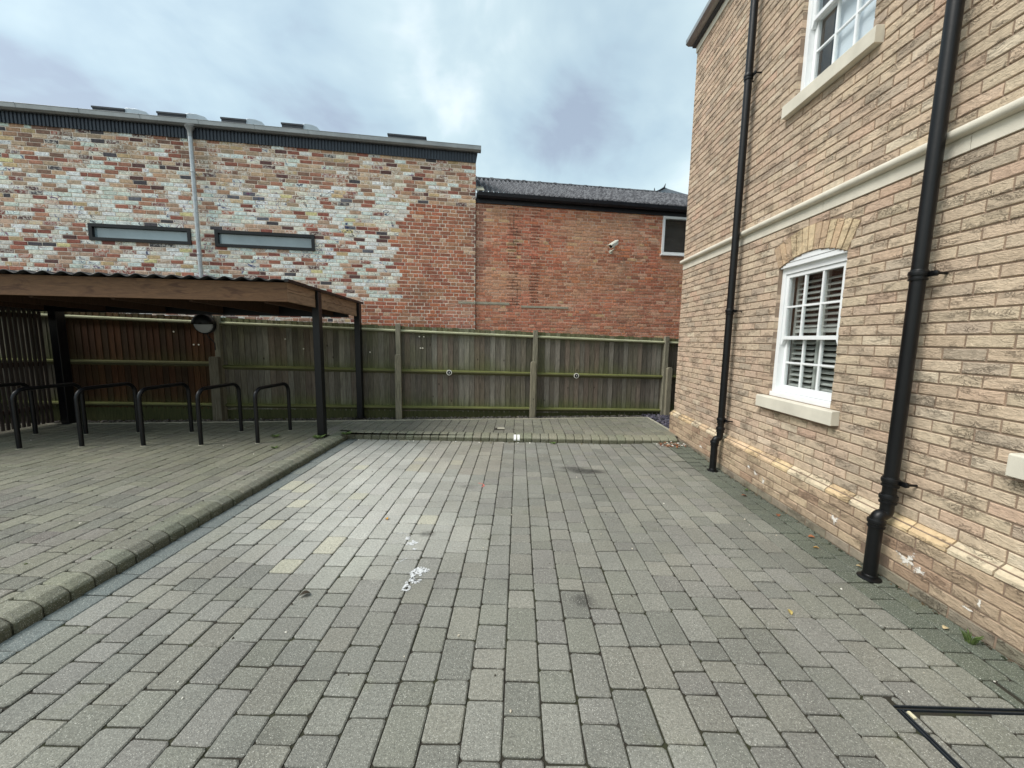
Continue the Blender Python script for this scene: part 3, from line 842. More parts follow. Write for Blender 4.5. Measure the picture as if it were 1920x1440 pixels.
for i, w in enumerate(WA):
    f = MB(); t = .045
    def fb(u0, u1, z0, z1, d0, d1, m): m.obox(PA+UA*u0+NA*d0+Z*z0, UA*(u1-u0), -NA*(d0-d1), Z*(z1-z0))
    fb(w[0]-.015, w[1]+.015, w[3]-t, w[3]+.012, .022, -.09, f); fb(w[0]-.015, w[1]+.015, w[2]-.012, w[2]+t, .022, -.09, f)
    fb(w[0]-.015, w[0]+t, w[2]+t, w[3]-t, .022, -.09, f); fb(w[1]-t, w[1]+.015, w[2]+t, w[3]-t, .022, -.09, f)
    wo = f.build('window', 'blacksteel', A, label=['left slit window in a black frame', 'slit window right of the metal downpipe'][i])
    gm = MB(); fb(w[0]+t, w[1]-t, w[2]+t, w[3]-t, -.035, -.05, gm)
    gt = gm.build('glass', simple('frosted_glass_'+'ab'[i], C(140, 156, 162), .10, 0, .3, .9, .9), wo)
RL = [(-8.00, -7.09, 5.77, 1), (-6.94, -6.10, 5.78, 1), (-5.85, -5.09, 5.785, 1), (-4.77, -4.08, 5.79, 1), (-2.75, -1.99, 5.775, 0)]
clear = simple('dome_polycarbonate', C(170, 182, 190), .2, 0, .1, 4, .7)
for (xa, xb, zt, dome) in RL:
    zt += .03
    o = PA-NA*.30; ua, ub = ux(xa), ux(xb); um = ua+(ub-ua)*(.56 if dome else 1.0)
    f = MB(); f.obox(o+UA*ua+Z*5.50, UA*(um-ua), -NA*.55+Z*.0, Z*(zt-5.50)); f.obox(o+UA*(ua-.012)+NA*.01+Z*(zt-.035), UA*(um-ua+.024), -NA*.57, Z*.03)
    r_ = f.build('rooflight', 'roofing', A)
    if dome:
        c = MB(); h = zt+.03-5.50
        pr = [(0, 0), (0, h-.02), (.05, h-.008), ((ub-um)*.5, h-.012), (ub-um-.05, h-.045), (ub-um, h-.10), (ub-um, 0)]
        c.extrude(pr, o+UA*(um+.004)-NA*.01+Z*5.50, UA, Z, -NA*.5); c.build('dome', clear, r_, bevel=.006, fixn=True)

# ================================================================== building B (red brick, low roof)
B = thing('red_brick_building', (1.5, 9.0, 0), 'old red brick building with corrugated roof between the painted wall and the buff house', 'building')
PB = Vector((0, 8.75, 0))
WB = [(ux(3.28), ux(3.98), 3.595, 4.45)]
def b_col(u, z, L):
    X = u/LA
    b = random.choice([C(182, 112, 88), C(170, 100, 80), C(188, 124, 100), C(160, 100, 84), C(190, 118, 82), C(178, 134, 108), C(150, 90, 74), C(192, 140, 118)])
    b = mixc(b, C(150, 124, 96), .4*sm(0, .5, nz(X*.9+5, z*1.2, 1)))
    b = mixc(b, C(176, 92, 80), .35*sm(-.5, -.2, X)*(1-sm(.3, .6, X)))
    b = mixc(b, C(100, 84, 84), .75*math.exp(-((X+.90)/.14)**2)*sm(2.5, 3.2, z))
    if z < 2.75: b = mixc(b, C(206, 152, 128), .22)
    r = random.random()
    if r < .06: b = mixc(b, C(208, 182, 156), .6)
    elif r < .12: b = mixc(b, C(112, 78, 70), .7)
    elif r < .14: b = C(190, 164, 124)
    return soft(mixc(mixc(jit(b, .17, .012), C(190, 122, 86), .3), C(196, 158, 126), .45*sm(.12, .5, nz(X*1.1+9, z*1.6, 4))), .04, 1.22), 0
mb = MB()
brick_wall(mb, PB, UA, NA, ux(-.962), ux(9), 1.30, 48, .068, b_col, lambda z: [(w[0], w[1]) for w in WB if w[2]-.01 < z < w[3]+.01]+([(ux(-1.33), ux(-.225))] if 2.34 < z < 2.40 else []), depth=.04, bl=.210, jn=.012, flemish=True, jt=.005, ch=.004)
bw_ = mb
mb = MB(); wall_back(mb, PB, UA, NA, ux(-.962), ux(9), -.1, 4.6, WB, .006, .25); mb.build('mortar', 'mortar_old', B)
mb = MB(); mb.obox(PB+UA*ux(-.94)-NA*.6, UA*(ux(9)-ux(-.94)), -NA*3, Z*4.5); mb.build('rear_core', 'redbrick', B)
# shallow pilaster strip with open dark joints
mb = MB(); zz = 2.35
while zz < 4.40:
    if random.random() < .85:
        u0 = ux(-.30)+random.uniform(-.03, .05); mb.obox(PB+UA*u0+NA*.0055+Z*zz, UA*random.choice([.21, .21, .32]), -NA*.01, Z*.006)
    if random.random() < .6: mb.obox(PB+UA*(ux(.22)+random.uniform(-.03, .03))+NA*.0055+Z*zz, UA*.2, -NA*.01, Z*.006)
    if random.random() < .7: mb.obox(PB+UA*(ux(-.16)+random.choice([0, .1]))+NA*.0055+Z*zz, UA*.006, -NA*.01, Z*.06)
    zz += .068
mb.c = [(*C(70, 50, 46), 0)]*len(mb.v)
ob_ = MB(); ob_.v = bw_.v+mb.v; ob_.c = bw_.c+mb.c; ob_.f = bw_.f+[tuple(i+len(bw_.v) for i in f_) for f_ in mb.f]; ob_.build('brickwork', 'old', B)
mb = MB(); mb.obox(PB+UA*ux(.035)+NA*.012+Z*2.285, UA*(1.09), -NA*.05, Z*.045); mb.build('lintel', 'concrete', B, label='thin greenish concrete lintel strip')
mb = MB(); mb.obox(PA+UA*ux(-1.33)+NA*.012+Z*2.335, UA*.37, -NA*.05, Z*.045); mb.obox(PB+UA*ux(-.955)+NA*.012+Z*2.335, UA*.74, -NA*.05, Z*.045); mb.build('lintel', 'concrete', B, label='thin pale concrete lintel strip')
# eaves : black gutter and board
mb = MB(); mb.obox(PB+UA*ux(-.96)+NA*.03+Z*4.455, UA*(ux(9)-ux(-.96)), -NA*.06, Z*.20); mb.build('eaves_board', 'blackpitch', B)
mb = MB()
pr = [(.031, .0), (.065, -.055), (.11, -.065), (.15, -.03), (.165, .04), (.158, .045), (.031, .045)]
mb.extrude(pr, PB+UA*ux(-.95)+Z*4.60, NA, Z, UA*(ux(9)-ux(-.95))); mb.build('gutter', 'blackpitch', B, bevel=.006, fixn=True)
def roof_sheet(P, U_, V_, ulen, vlen, nv, pitch, amp, step=8):
    m = MB(); nu = int(ulen/pitch*step); n_ = U_.cross(V_).normalized()
    if n_.z < 0: n_ = -n_
    for j in range(nv+1):
        for i in range(nu+1):
            u = i*pitch/step; h = amp*math.sin(2*math.pi*i/step)+.008*nz(u*1.3, j*1.7)
            m.v.append(tuple(P+U_*u+V_*(vlen*j/nv)+n_*h)); m.c.append((.5, .5, .5, 0))
    W = nu+1
    m.f = [(j*W+i, j*W+i+1, (j+1)*W+i+1, (j+1)*W+i) for j in range(nv) for i in range(nu)]
    return m
rl = (Vector((-1.137, 10.401, 5.462))); el = Vector(PB+UA*ux(-.96)+NA*.13+Z*4.645)
re_ = Vector((4.038, 11.307, 5.716)); ee = Vector(PB+UA*ux(4.038)+NA*.13+Z*4.645)
Vs = (-NA*1.95+Z*1.02); 
m = roof_sheet(el-UA*.0, UA, Vs.normalized(), 9.5, Vs.length, 6, .110, .026)
ro = m.build('roof', 'corr', B, smooth=True)
md = ro.modifiers.new('thick', 'SOLIDIFY'); md.thickness = .008
rc = MB(); rp = el+Vs
rc.tube([rp-Z*.015, rp+UA*5.05-Z*.005], .05, 14)
for k in range(12): rc.tube([rp+UA*(k*.42+.05)-Z*.012, rp+UA*(k*.42+.13)-Z*.012], .06, 14)
rc.build('ridge_cap', 'corr', ro)
rc = MB(); a0 = rp+UA*5.02
rc.extrude([(0, -.10), (.30, .16), (.42, .12), (1.6, -.10), (1.6, -.35), (.25, -.25)], a0-NA*.0, UA, Z, -NA*.8); rc.build('hip_roof', 'greyroof', B, fixn=True)
rc = MB(); rc.tube([a0+Z*.12, a0+UA*.02-Z*.02], [.006, .03], 8); rc.tube([a0-Z*.01, a0+UA*.15+Z*.06, a0+UA*.29+Z*.14, a0+UA*.33+Z*.26], [.03, .022, .028, .004], 8); rc.build('finial', 'blackpitch', B)
# flashing at left end
rc = MB(); rc.obox(el+UA*.0+Z*.02+NA*.02, UA*.16, -NA*.35+Z*.19, Z*.012+UA*.0); rc.build('flashing', 'concrete', B)
f = MB(); t = .055; w = WB[0]
def fb2(u0, u1, z0, z1, d0, d1, m): m.obox(PB+UA*u0+NA*d0+Z*z0, UA*(u1-u0), -NA*(d0-d1), Z*(z1-z0))
fb2(w[0], w[1], w[3]-t, w[3], .03, -.06, f); fb2(w[0], w[1], w[2], w[2]+t, .03, -.06, f); fb2(w[0], w[0]+t, w[2]+t, w[3]-t, .03, -.06, f); fb2(w[1]-t, w[1], w[2]+t, w[3]-t, .03, -.06, f)
fb2(w[0]-.02, w[1]+.02, w[2]-.03, w[2]-.001, .06, -.02, f)
wo = f.build('window', 'white', B, bevel=.004, label='white framed window high beside the buff house corner')
gm = MB(); fb2(w[0]+t, w[1]-t, w[2]+t, w[3]-t, -.01, -.02, gm); gm.build('glass', 'glass', wo)
gm = MB(); fb2(w[0]+.02, w[1]-.02, w[2]+.02, w[3]-.02, -.12, -.14, gm); gm.build('room_lining', 'room', wo)

# CCTV camera on the wall
cp = PB+UA*ux(2.06)+NA*.16+Z*3.72
cam = thing('security_camera', cp, 'small white security camera on a bracket on the red brick wall', 'camera')
ax = (Vector((-.62, 0, -.40))+NA*.55).normalized(); sd = ax.cross(Z).normalized(); up = sd.cross(ax)
b = MB(); L = .30
b.extrude([(-.045, -.035), (-.045, .025), (-.032, .042), (.032, .042), (.045, .025), (.045, -.035), (.03, -.045), (-.03, -.045)], cp-ax*.13, sd, up, ax*.26); bd = b.build('casing', 'cctv', cam, bevel=.004, fixn=True)
b = MB(); b.extrude([(-.052, .02), (-.052, .035), (-.035, .053), (.035, .053), (.052, .035), (.052, .02), (.046, .02), (.034, .046), (-.034, .046), (-.046, .02)], cp-ax*.15, sd, up, ax*.33); b.build('sun_shield', 'cctv', cam, fixn=True)
b = MB(); b.lathe(cp+ax*.128, [(.034, 0), (.034, .006), (.02, .008)], 18, axis=ax); b.build('lens', 'dark', cam)
b = MB(); b.tube([cp-up*.045, cp-up*.10-NA*.02, cp-Z*.13-NA*.15], [.018, .016, .024], 12); b.lathe(cp-Z*.13-NA*.158, [(.045, 0), (.045, .012)], 18, axis=NA); b.build('bracket', 'cctv', cam, smooth=True)

# ================================================================== fence
FY = lambda X: 7.45+.14*X
LF = math.sqrt(1+.14**2); UF = Vector((1/LF, .14/LF, 0)); NF = Vector((.14/LF, -1/LF, 0))
ztop = lambda X: 1.729-.0285*X
def zr_top(X): return 1.655-.028*X
def zr_mid(X): return .938-.020*X if X > -5.3 else 1.045+.0-.010*(X+5.3)+.05
def zr_bot(X): return .240-.0205*X
fence = thing('timber_fence', (-2.2, FY(-2.2), 0), 'mossy grey close boarded timber fence along the back of the paving', 'fence')
posts = [-12.9, -10.3, -7.72, -5.28, -2.237, .315, 2.975, 5.6]
for i in range(len(posts)-1):
    xa, xb = posts[i], posts[i+1]; brown = (i == 2); 
    b = MB(); X = xa-.02
    while X < xb:
        w = .100; tilt = random.uniform(-.012, .012)
        top = ztop(X)+random.uniform(-.012, .006); bot = zr_bot(X)-.10
        base = C(120, 114, 104) if not brown else C(72, 46, 30)
        base = mixc(base, random.choice([C(142, 138, 128), C(104, 98, 90), C(128, 112, 100), C(114, 108, 94), C(84, 78, 70), C(150, 144, 132)] if not brown else [C(84, 52, 32), C(68, 42, 28), C(58, 44, 32)]), .65)
        base = tuple(q*.80 for q in jit(base, .25, .015)); n = 16; vs = []; cs = []
        for k in range(n+1):
            z = bot+(top-bot)*k/n
            g_ = 0.0
            for zr, s_ in ((zr_mid(X), .8), (zr_bot(X), 1.15), (zr_top(X), .4)):
                d = z-zr
                if d > -.03: g_ = max(g_, s_*math.exp(-max(0, d)/(.10+.07*nz(X*2.2, z*3))))
            if d > .0 and False: pass
            g_ += .22*sm(.15, .5, nz(X*1.7, z*2.3, 9)) + .55*math.exp(-(ztop(X)-z)/.10)*.7
            if X < -2.3: g_ += .06
            if brown: g_ *= .3
            c = mixc(base, mixc(C(88, 96, 48), base, .15), min(.85, max(0, g_)))
            if not brown: c = mixc(c, C(100, 90, 82), .3*sm(zr_mid(X)+.02, zr_mid(X)-.05, z)*sm(zr_bot(X)+.05, zr_bot(X)+.3, z))
            o = PF = Vector((X, FY(X), z))
            th0, th1 = .006, .016
            vs += [o-NF*(.030), o+UF*(w+.022)-NF*(.018-th1*.0+tilt*0), o+UF*(w+.022)-NF*.045, o-NF*.045]
            cs += [c]*4
        fs = [(0, 3, 2, 1), tuple(4*n+q for q in (0, 1, 2, 3))]
        for k in range(n):
            for q in range(4):
                q2 = (q+1) % 4; fs.append((4*k+q, 4*k+q2, 4*(k+1)+q2, 4*(k+1)+q))
        b.add(vs, fs, cs); X += w/LF
    b.build('board_panel', 'fence', fence, label='brown newer boards behind the bike stands' if brown else None)
    for zr, nm, hh in ((zr_top, 't', .05), (zr_mid, 'm', .075), (zr_bot, 'b', .07)):
        r_ = MB(); za_, zb_ = zr(xa+.06), zr(xb-.06)
        a = Vector((xa+.04, FY(xa+.04), za_)); c_ = Vector((xb-.04, FY(xb-.04), zb_)); ns = 14; vs = []; cs = []
        for k in range(ns+1):
            p = a.lerp(c_, k/ns); moss = C(108, 112, 64) if nm != 't' else C(176, 178, 146)
            if nm == 'm' and brown: moss = C(92, 92, 58)
            mv = jit(moss, .18); lo = mixc(C(96, 92, 70), moss, .25)
            hh2 = hh
            vs += [p-NF*.028+Z*.012, p+NF*.034-Z*.006, p+NF*.036-Z*.03, p-NF*.028-Z*hh2]; cs += [mv, mixc(mv, lo, .3), lo, lo]
        fs = [(0, 1, 2, 3), (4*ns+3, 4*ns+2, 4*ns+1, 4*ns)]+[(4*k+q, 4*(k+1)+q, 4*(k+1)+(q+1) % 4, 4*k+(q+1) % 4) for k in range(ns) for q in range(4)]
        r_.add(vs, fs, cs); r_.build('rail', 'rail', fence, fixn=True)
    gbm = MB(); a = Vector((xa, FY(xa), -.05)); gbm.obox(a-NF*.05, UF*((xb-xa)*LF), NF*.03, Z*(zr_bot(xb)-.045+.05), C(72, 74, 46)); gbm.build('gravel_board', 'fence', fence)
for i, X in enumerate(posts):
    b = MB(); zt = ztop(X)+.035
    c = jit(C(128, 124, 108), .08); a = Vector((X, FY(X), -.1))
    b.obox(a-UF*.042-NF*.03, UF*.084, NF*.09, Z*(zt+.1), c)
    po = b.build('post', 'fence', fence, bevel=.004)
    sp = MB(); zt = {3: 1.20, 4: 1.27, 5: 1.155, 6: 1.06}.get(i)
    if zt:
        off = {3: -.03, 4: .0, 5: -.045, 6: .055}[i]; wd = {3: .075, 4: .055, 5: .05, 6: .05}[i]
        o = a+UF*(off-wd)+NF*.061
        sp.extrude([(0, 0), (0, zt+.07), (.015, zt+.10), (wd*2-.015, zt+.10), (wd*2, zt+.07), (wd*2, 0)], o, UF, Z, NF*(.07 if i != 3 else .09), C(134, 128, 110) if i != 3 else C(104, 98, 84))
        sp.build('repair_spur', 'fence', po, bevel=.006, fixn=True)
sf = thing('timber_fence', (-9.2, 3.0, 0), 'reddish brown fence glimpsed through the slatted end screen', 'fence')
for k in range(3):
    b = MB(); y = -.6+k*2.2
    while y < 1.6+k*2.2-.02:
        b.box(-9.23, -9.21, y, y+.13, .05, 1.72+random.uniform(-.01, .01), jit(C(96, 56, 42), .2)); y += .136
    b.build('board_panel', 'fence', sf)
    b = MB(); b.box(-9.21, -9.12, -.65+k*2.2, -.55+k*2.2, 0, 1.8, C(90, 80, 70)); b.build('post', 'fence', sf)
for z in (.3, 1.5):
    b = MB(); b.box(-9.208, -9.16, -.6, 6.0, z, z+.08, C(80, 60, 46)); b.build('rail', 'fence', sf)
# white nail heads
for (X, z) in ((-1.86, 1.60), (-1.78, 1.60), (-1.84, 1.385), (-1.80, 1.385), (-2.75, 1.3), (-3.9, 1.35), (-4.2, 1.52), (-6.0, 1.62), (-5.7, 1.40), (-5.62, 1.40)):
    b = MB(); b.lathe(Vector((X, FY(X), z))+NF*-.022, [(.013, 0), (.014, .004), (.008, .009)], 10, C(226, 222, 206), axis=NF); b.build('cap_screw', 'paint', fence)
# bay number discs
for (X, z, txt, lb) in ((-1.315, .932, '3', 'black disc with white rim and number 3 on the fence rail'), (1.14, .880, '4', 'black disc with white rim and number 4 on the fence rail')):
    o = Vector((X, FY(X), z))+NF*.040
    t = thing('bay_number_disc', o, lb, 'number disc', 'number discs on the fence rail')
    b = MB(); b.lathe(o, [(.052, 0), (.052, .004), (.048, .006)], 28, C(222, 220, 210), axis=NF); b.build('rim', 'paint', t)
    b = MB(); b.lathe(o+NF*.003, [(.037, 0), (.037, .005)], 28, C(12, 12, 12), axis=NF); b.build('face', 'paint', t)
    cu = bpy.data.curves.new('number', 'FONT'); cu.body = txt; cu.size = .036; cu.align_x = 'CENTER'; cu.align_y = 'CENTER'; cu.extrude = .001; cu.offset = .001
    to = bpy.data.objects.new('number', cu); COL.objects.link(to)
    dg = bpy.context.evaluated_depsgraph_get(); me = bpy.data.meshes.new_from_object(to.evaluated_get(dg)); bpy.data.objects.remove(to)
    me.materials.append(M['white']); no = bpy.data.objects.new('number', me); COL.objects.link(no); no.parent = t; no.location = NF*.0095
    no.rotation_euler = (math.pi/2, 0, math.atan(.14))

# ================================================================== bike shelter
SH = thing('bike_shelter', (-5.2, 5.4, ZP), 'black steel bike shelter with timber fascia and corrugated roof', 'bike shelter')
SY = lambda X: 5.24+.14*X                       # front beam line
def szt(y): return 2.245-.032*(y-4.85)
b = MB(); xl, xr = -8.6, -2.90
a = Vector((xl, SY(xl), 2.005)); c_ = Vector((xr, SY(xr), 2.005)); d = (c_-a)
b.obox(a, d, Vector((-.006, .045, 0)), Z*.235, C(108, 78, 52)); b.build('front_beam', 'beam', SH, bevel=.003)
for k in range(2):
    b = MB(); dz = .115
    p0 = Vector((xr-.045, SY(xr)+.045, 2.01+k*(dz+.003))); d = Vector((0, 7.02-SY(xr)-.045, -.032*(7.02-SY(xr))))
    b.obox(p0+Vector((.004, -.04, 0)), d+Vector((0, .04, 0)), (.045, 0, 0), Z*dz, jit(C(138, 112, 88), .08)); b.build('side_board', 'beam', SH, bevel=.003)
# roof sheet : waves run front to rear, seen at the front edge
nu = 400; m = MB(); xs0, xs1 = -9.0, -2.845
for j, (yo, ) in enumerate([(-.06,), (.02,), (2.25,)]):
    for i in range(nu+1):
        X = xs0+(xs1-xs0)*i/nu; y = SY(X)+yo
        if j == 2: y = FY(X)-.30
        h = .017*math.sin(2*math.pi*X/.19)*(1 if X < -3.05 else .25)
        m.v.append((X, y, szt(y-(SY(X)-4.834) if j < 2 else 7.0)+.024+h)); m.c.append((.5, .5, .5, 0))
W = nu+1; m.f = [(j*W+i, j*W+i+1, (j+1)*W+i+1, (j+1)*W+i) for j in range(2) for i in range(nu)]
r_ = m.build('roof_sheet', 'shroof', SH, smooth=True); md = r_.modifiers.new('thick', 'SOLIDIFY'); md.thickness = .012
b = MB(); p0 = Vector((xr+.012, SY(xr)-.06, szt(SY(xr))-.004)); d = Vector((0, 7.06-p0.y, -.032*(7.06-p0.y))); b.obox(p0, d, (.05, 0, 0), Z*.035); b.build('edge_trim', 'blacksteel', SH)
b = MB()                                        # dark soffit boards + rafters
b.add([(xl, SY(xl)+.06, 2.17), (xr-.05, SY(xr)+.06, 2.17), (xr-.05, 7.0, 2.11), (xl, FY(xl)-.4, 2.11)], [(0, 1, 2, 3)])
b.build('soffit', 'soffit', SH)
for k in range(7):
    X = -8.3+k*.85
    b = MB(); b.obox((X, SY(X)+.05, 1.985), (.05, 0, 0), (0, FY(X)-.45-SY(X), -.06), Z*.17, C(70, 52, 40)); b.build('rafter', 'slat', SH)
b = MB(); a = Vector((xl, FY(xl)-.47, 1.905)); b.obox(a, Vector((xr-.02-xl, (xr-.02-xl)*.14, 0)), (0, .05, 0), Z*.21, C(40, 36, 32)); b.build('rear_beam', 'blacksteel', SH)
def post(x, y, zt, s=.05, nm='post'):
    b = MB(); b.box(x-s, x+s, y-s, y+s, ZP, zt); p = b.build(nm, 'blacksteel', SH, bevel=.006)
    b = MB(); b.box(x-s*1.5, x+s*1.5, y-s*1.5, y+s*1.5, ZP-.002, ZP+.006); b.build('base_plate', 'blacksteel', p)
post(-2.905, 5.545, 2.215); post(-2.90, 6.935, 2.20, .05)
post(-7.36, 6.06, 1.97, .065); post(-8.2, 4.55, 1.99, .05)
# slatted screen at the left end
sc = MB(); y = 6.0; n = 0
while y > 3.6:
    sc.box(-7.555, -7.535, y-.034, y, ZP+.03, 1.97, jit(C(62, 54, 50), .18, .02)); y -= .060
scr = sc.build('slat_screen', 'slat', SH)
b = MB()
for z in (.35, 1.05, 1.80): b.box(-7.60, -7.562, 3.6, 6.0, z, z+.07, C(70, 50, 40))
b.build('screen_rail', 'slat', scr)
# hoops
def hoop(root):
    b = MB(); R = .13; L = .76; H = .755; path = [(0, 0, -.02), (0, 0, H-R)]
    for k in range(1, 9): t = k/8*math.pi/2; path.append((0, R-R*math.cos(t), H-R+R*math.sin(t)))
    path.append((0, L-R, H))
    for k in range(1, 9): t = k/8*math.pi/2; path.append((0, L-R+R*math.sin(t), H-R+R*math.cos(t)))
    path.append((0, L, -.02)); b.tube(path, .025, 16)
    b.v = [tuple(Vector(v)+root.location) for v in b.v]; return b.build('hoop', 'blacksteel', root, smooth=True)
def hoopfoot(root, yy):
    b = MB(); b.lathe((0, yy, 0), [(.034, 0), (.034, .003), (.027, .006)], 18); b.v = [tuple(Vector(v)+root.location) for v in b.v]; return b.build('foot_ring', 'concrete', root)
HP = [(-3.585, 5.115), (-4.262, 4.975), (-4.968, 4.888), (-5.70, 4.80), (-6.345, 4.655), (-7.03, 4.60)]
LB = ['black bike hoop nearest the open end post of the shelter', 'second black bike hoop from the shelter end post', 'third black bike hoop, just left of the lamp',
      'fourth black bike hoop from the right, in front of the brown boards', 'black bike hoop in front of the slatted screen', 'leftmost black bike hoop, cut off by the picture edge']
h0 = thing('bike_stand', (HP[0][0], HP[0][1], ZP), LB[0], 'bike stand', 'black bike hoops under the shelter')
parts = [hoop(h0), hoopfoot(h0, 0), hoopfoot(h0, .76)]
for (x, y), lb in list(zip(HP, LB))[1:]:
    r = h0.copy(); COL.objects.link(r); r.location = (x, y, ZP); r['label'] = lb
    for p in parts:
        q = p.copy(); COL.objects.link(q); q.parent = r
# lamp
lo = Vector((-5.37, FY(-5.37)-.17, 1.755)); lax = Vector((NF.x, NF.y, -.12)).normalized()
lamp = thing('bulkhead_lamp', lo, 'round black bulkhead lamp with a hooded upper half on the fence post', 'lamp')
b = MB(); b.lathe(lo-lax*.06, [(.14, 0), (.165, .01), (.17, .05), (.165, .075), (.15, .08)], 32, axis=lax); b.build('body', 'black', lamp, smooth=True)
b = MB(); b.lathe(lo+lax*.021, [(.148, 0), (.14, .02), (.10, .040), (.05, .050), (.01, .052)], 32, axis=lax); b.build('diffuser', 'lens', lamp, smooth=True)
b = MB(); sdv = lax.cross(Z).normalized(); upv = sdv.cross(lax)
vs = []; n = 16; rings = [(.168, .0), (.160, .05), (.125, .085), (.06, .10), (.0, .104)]
for r, h in rings:
    for k in range(n+1): t = math.pi*k/n; vs.append(lo+lax*(h+.01)+sdv*r*math.cos(t)+upv*(r*math.sin(t)+.008))
fs = [(i*(n+1)+k, i*(n+1)+k+1, (i+1)*(n+1)+k+1, (i+1)*(n+1)+k) for i in range(len(rings)-1) for k in range(n)]
b.add(vs, fs); hd = b.build('hood', 'black', lamp, smooth=True); md = hd.modifiers.new('t', 'SOLIDIFY'); md.thickness = .006
b = MB(); b.tube([lo-Z*.15-lax*.04, lo-Z*.22-lax*.05+UF*.02, lo-Z*.28-lax*.05+UF*.08, lo-Z*.33-lax*.06+UF*.11, lo-Z*.45-lax*.06+UF*.11], .007, 8); b.build('cable', 'black', lamp, smooth=True)
b = MB(); b.obox(lo-lax*.06-UF*.03-Z*.03, UF*.06, -NF*.10, Z*.06); b.obox(lo-lax*.06+UF*.0+Z*.10, UF*.04, -NF*.10, Z*.10); b.build('bracket', 'black', lamp)

# ================================================================== small things
# recessed cover
b = MB(); x0, x1, y0, y1 = MH
cv = thing('recessed_cover', ((x0+x1)/2, (y0+y1)/2, 0), 'recessed drain cover with dark metal frame and block infill, lower right', 'drain cover')
for (a, c, d, e) in ((x0-.011, x1+.011, y1-.011, y1-.006), (x0-.011, x1+.011, y1+.006, y1+.011), (x0-.010, x0-.004, y0, y1-.012), (x0+.004, x0+.010, y0, y1-.012), (x1-.011, x1-.003, y0, y1-.012), (x1+.003, x1+.011, y0, y1-.012)): b.box(a, c, d, e, -.05, .001)
b.build('frame', 'metal', cv)
b = MB(); b.obox((x0+.012, y1-.055, .002), (.012, 0, 0), (.0, .03, 0), Z*.008, C(220, 212, 180)); b.build('key_plug', 'paint', cv)
b = MB(); b.box(-.335, -.215, 6.235, 6.335, ZP-.01, ZP+.003, C(196, 198, 198)); tag(b.build('utility_cover', 'concrete', bevel=.003), 'small pale grey access plate set in the raised paving near the fence', 'access plate')
b = MB(); b.box(-.36, -.19, 6.20, 6.37, ZP-.03, ZP-.004, C(70, 70, 66)); struct(b.build('cover_bed', 'dirt'))
# spilt paint
b = MB(); W_ = C(236, 238, 238)
import itertools
def ring(mb, cx, cy, pts, r0, col):
    n = len(pts)
    for k in range(n-1):
        p, q = Vector((*pts[k], 0)), Vector((*pts[k+1], 0)); d = (q-p).normalized(); s_ = Vector((-d.y, d.x, 0))
        w0 = r0*(.5+abs(nz(k*.9, cx))*1.6); w1 = r0*(.5+abs(nz((k+1)*.9, cx))*1.6)
        o = Vector((cx, cy, .0035)); mb.add([o+p-s_*w0, o+q-s_*w1, o+q+s_*w1, o+p+s_*w0], [(0, 1, 2, 3)], col)
loop = [(.02+.042*math.cos(t)*(1+.2*math.sin(3*t)), .04+.075*math.sin(t)) for t in [.4+k*.35 for k in range(16)]]
ring(b, -.67, 2.36, loop, .017, W_); splat(b, (-.63, 2.455, .0036), (1, 0, 0), (0, 1, 0), .045, W_, seed=8.4, st=(1.1, .7))
ring(b, -.69, 2.262, [(.022*math.cos(t), .022*math.sin(t)) for t in [k*.4 for k in range(17)]], .009, W_)
splat(b, (-.655, 2.43, .0032), (1, 0, 0), (0, 1, 0), .055, W_, seed=4.4, st=(1, .9)); splat(b, (-.70, 2.30, .0032), (1, 0, 0), (0, 1, 0), .03, W_, seed=1.4, st=(.6, 1.4))
tag(b.build('paint_spill', 'thin'), 'larger white looped paint spill in the middle of the bay', 'paint spill')
b = MB(); splat(b, (-.80, 2.80, .0032), (1, 0, 0), (0, 1, 0), .045, W_, seed=2.2, st=(1, 1.2)); splat(b, (-.85, 2.87, .0032), (1, 0, 0), (0, 1, 0), .035, W_, seed=6.2, st=(.7, 1.6)); splat(b, (-.76, 2.72, .0032), (1, 0, 0), (0, 1, 0), .02, W_, seed=3.3)
ring(b, -.80, 2.6, [(.02, .0), (-.01, -.04), (-.04, -.07)], .004, W_)
ring(b, -.88, 2.93, [(0, 0), (-.05, .02), (-.08, .01)], .004, W_)
tag(b.build('paint_spill', 'thin'), 'smaller broken white paint streak just beyond the larger spill', 'paint spill')
b = MB(); ring(b, -.37, 4.02, [(-.05, .05), (0, .03), (.02, -.02), (.0, -.06)], .007, C(214, 120, 112)); tag(b.build('chalk_mark', 'paint'), 'small faded pink mark on the far part of the bay', 'mark')
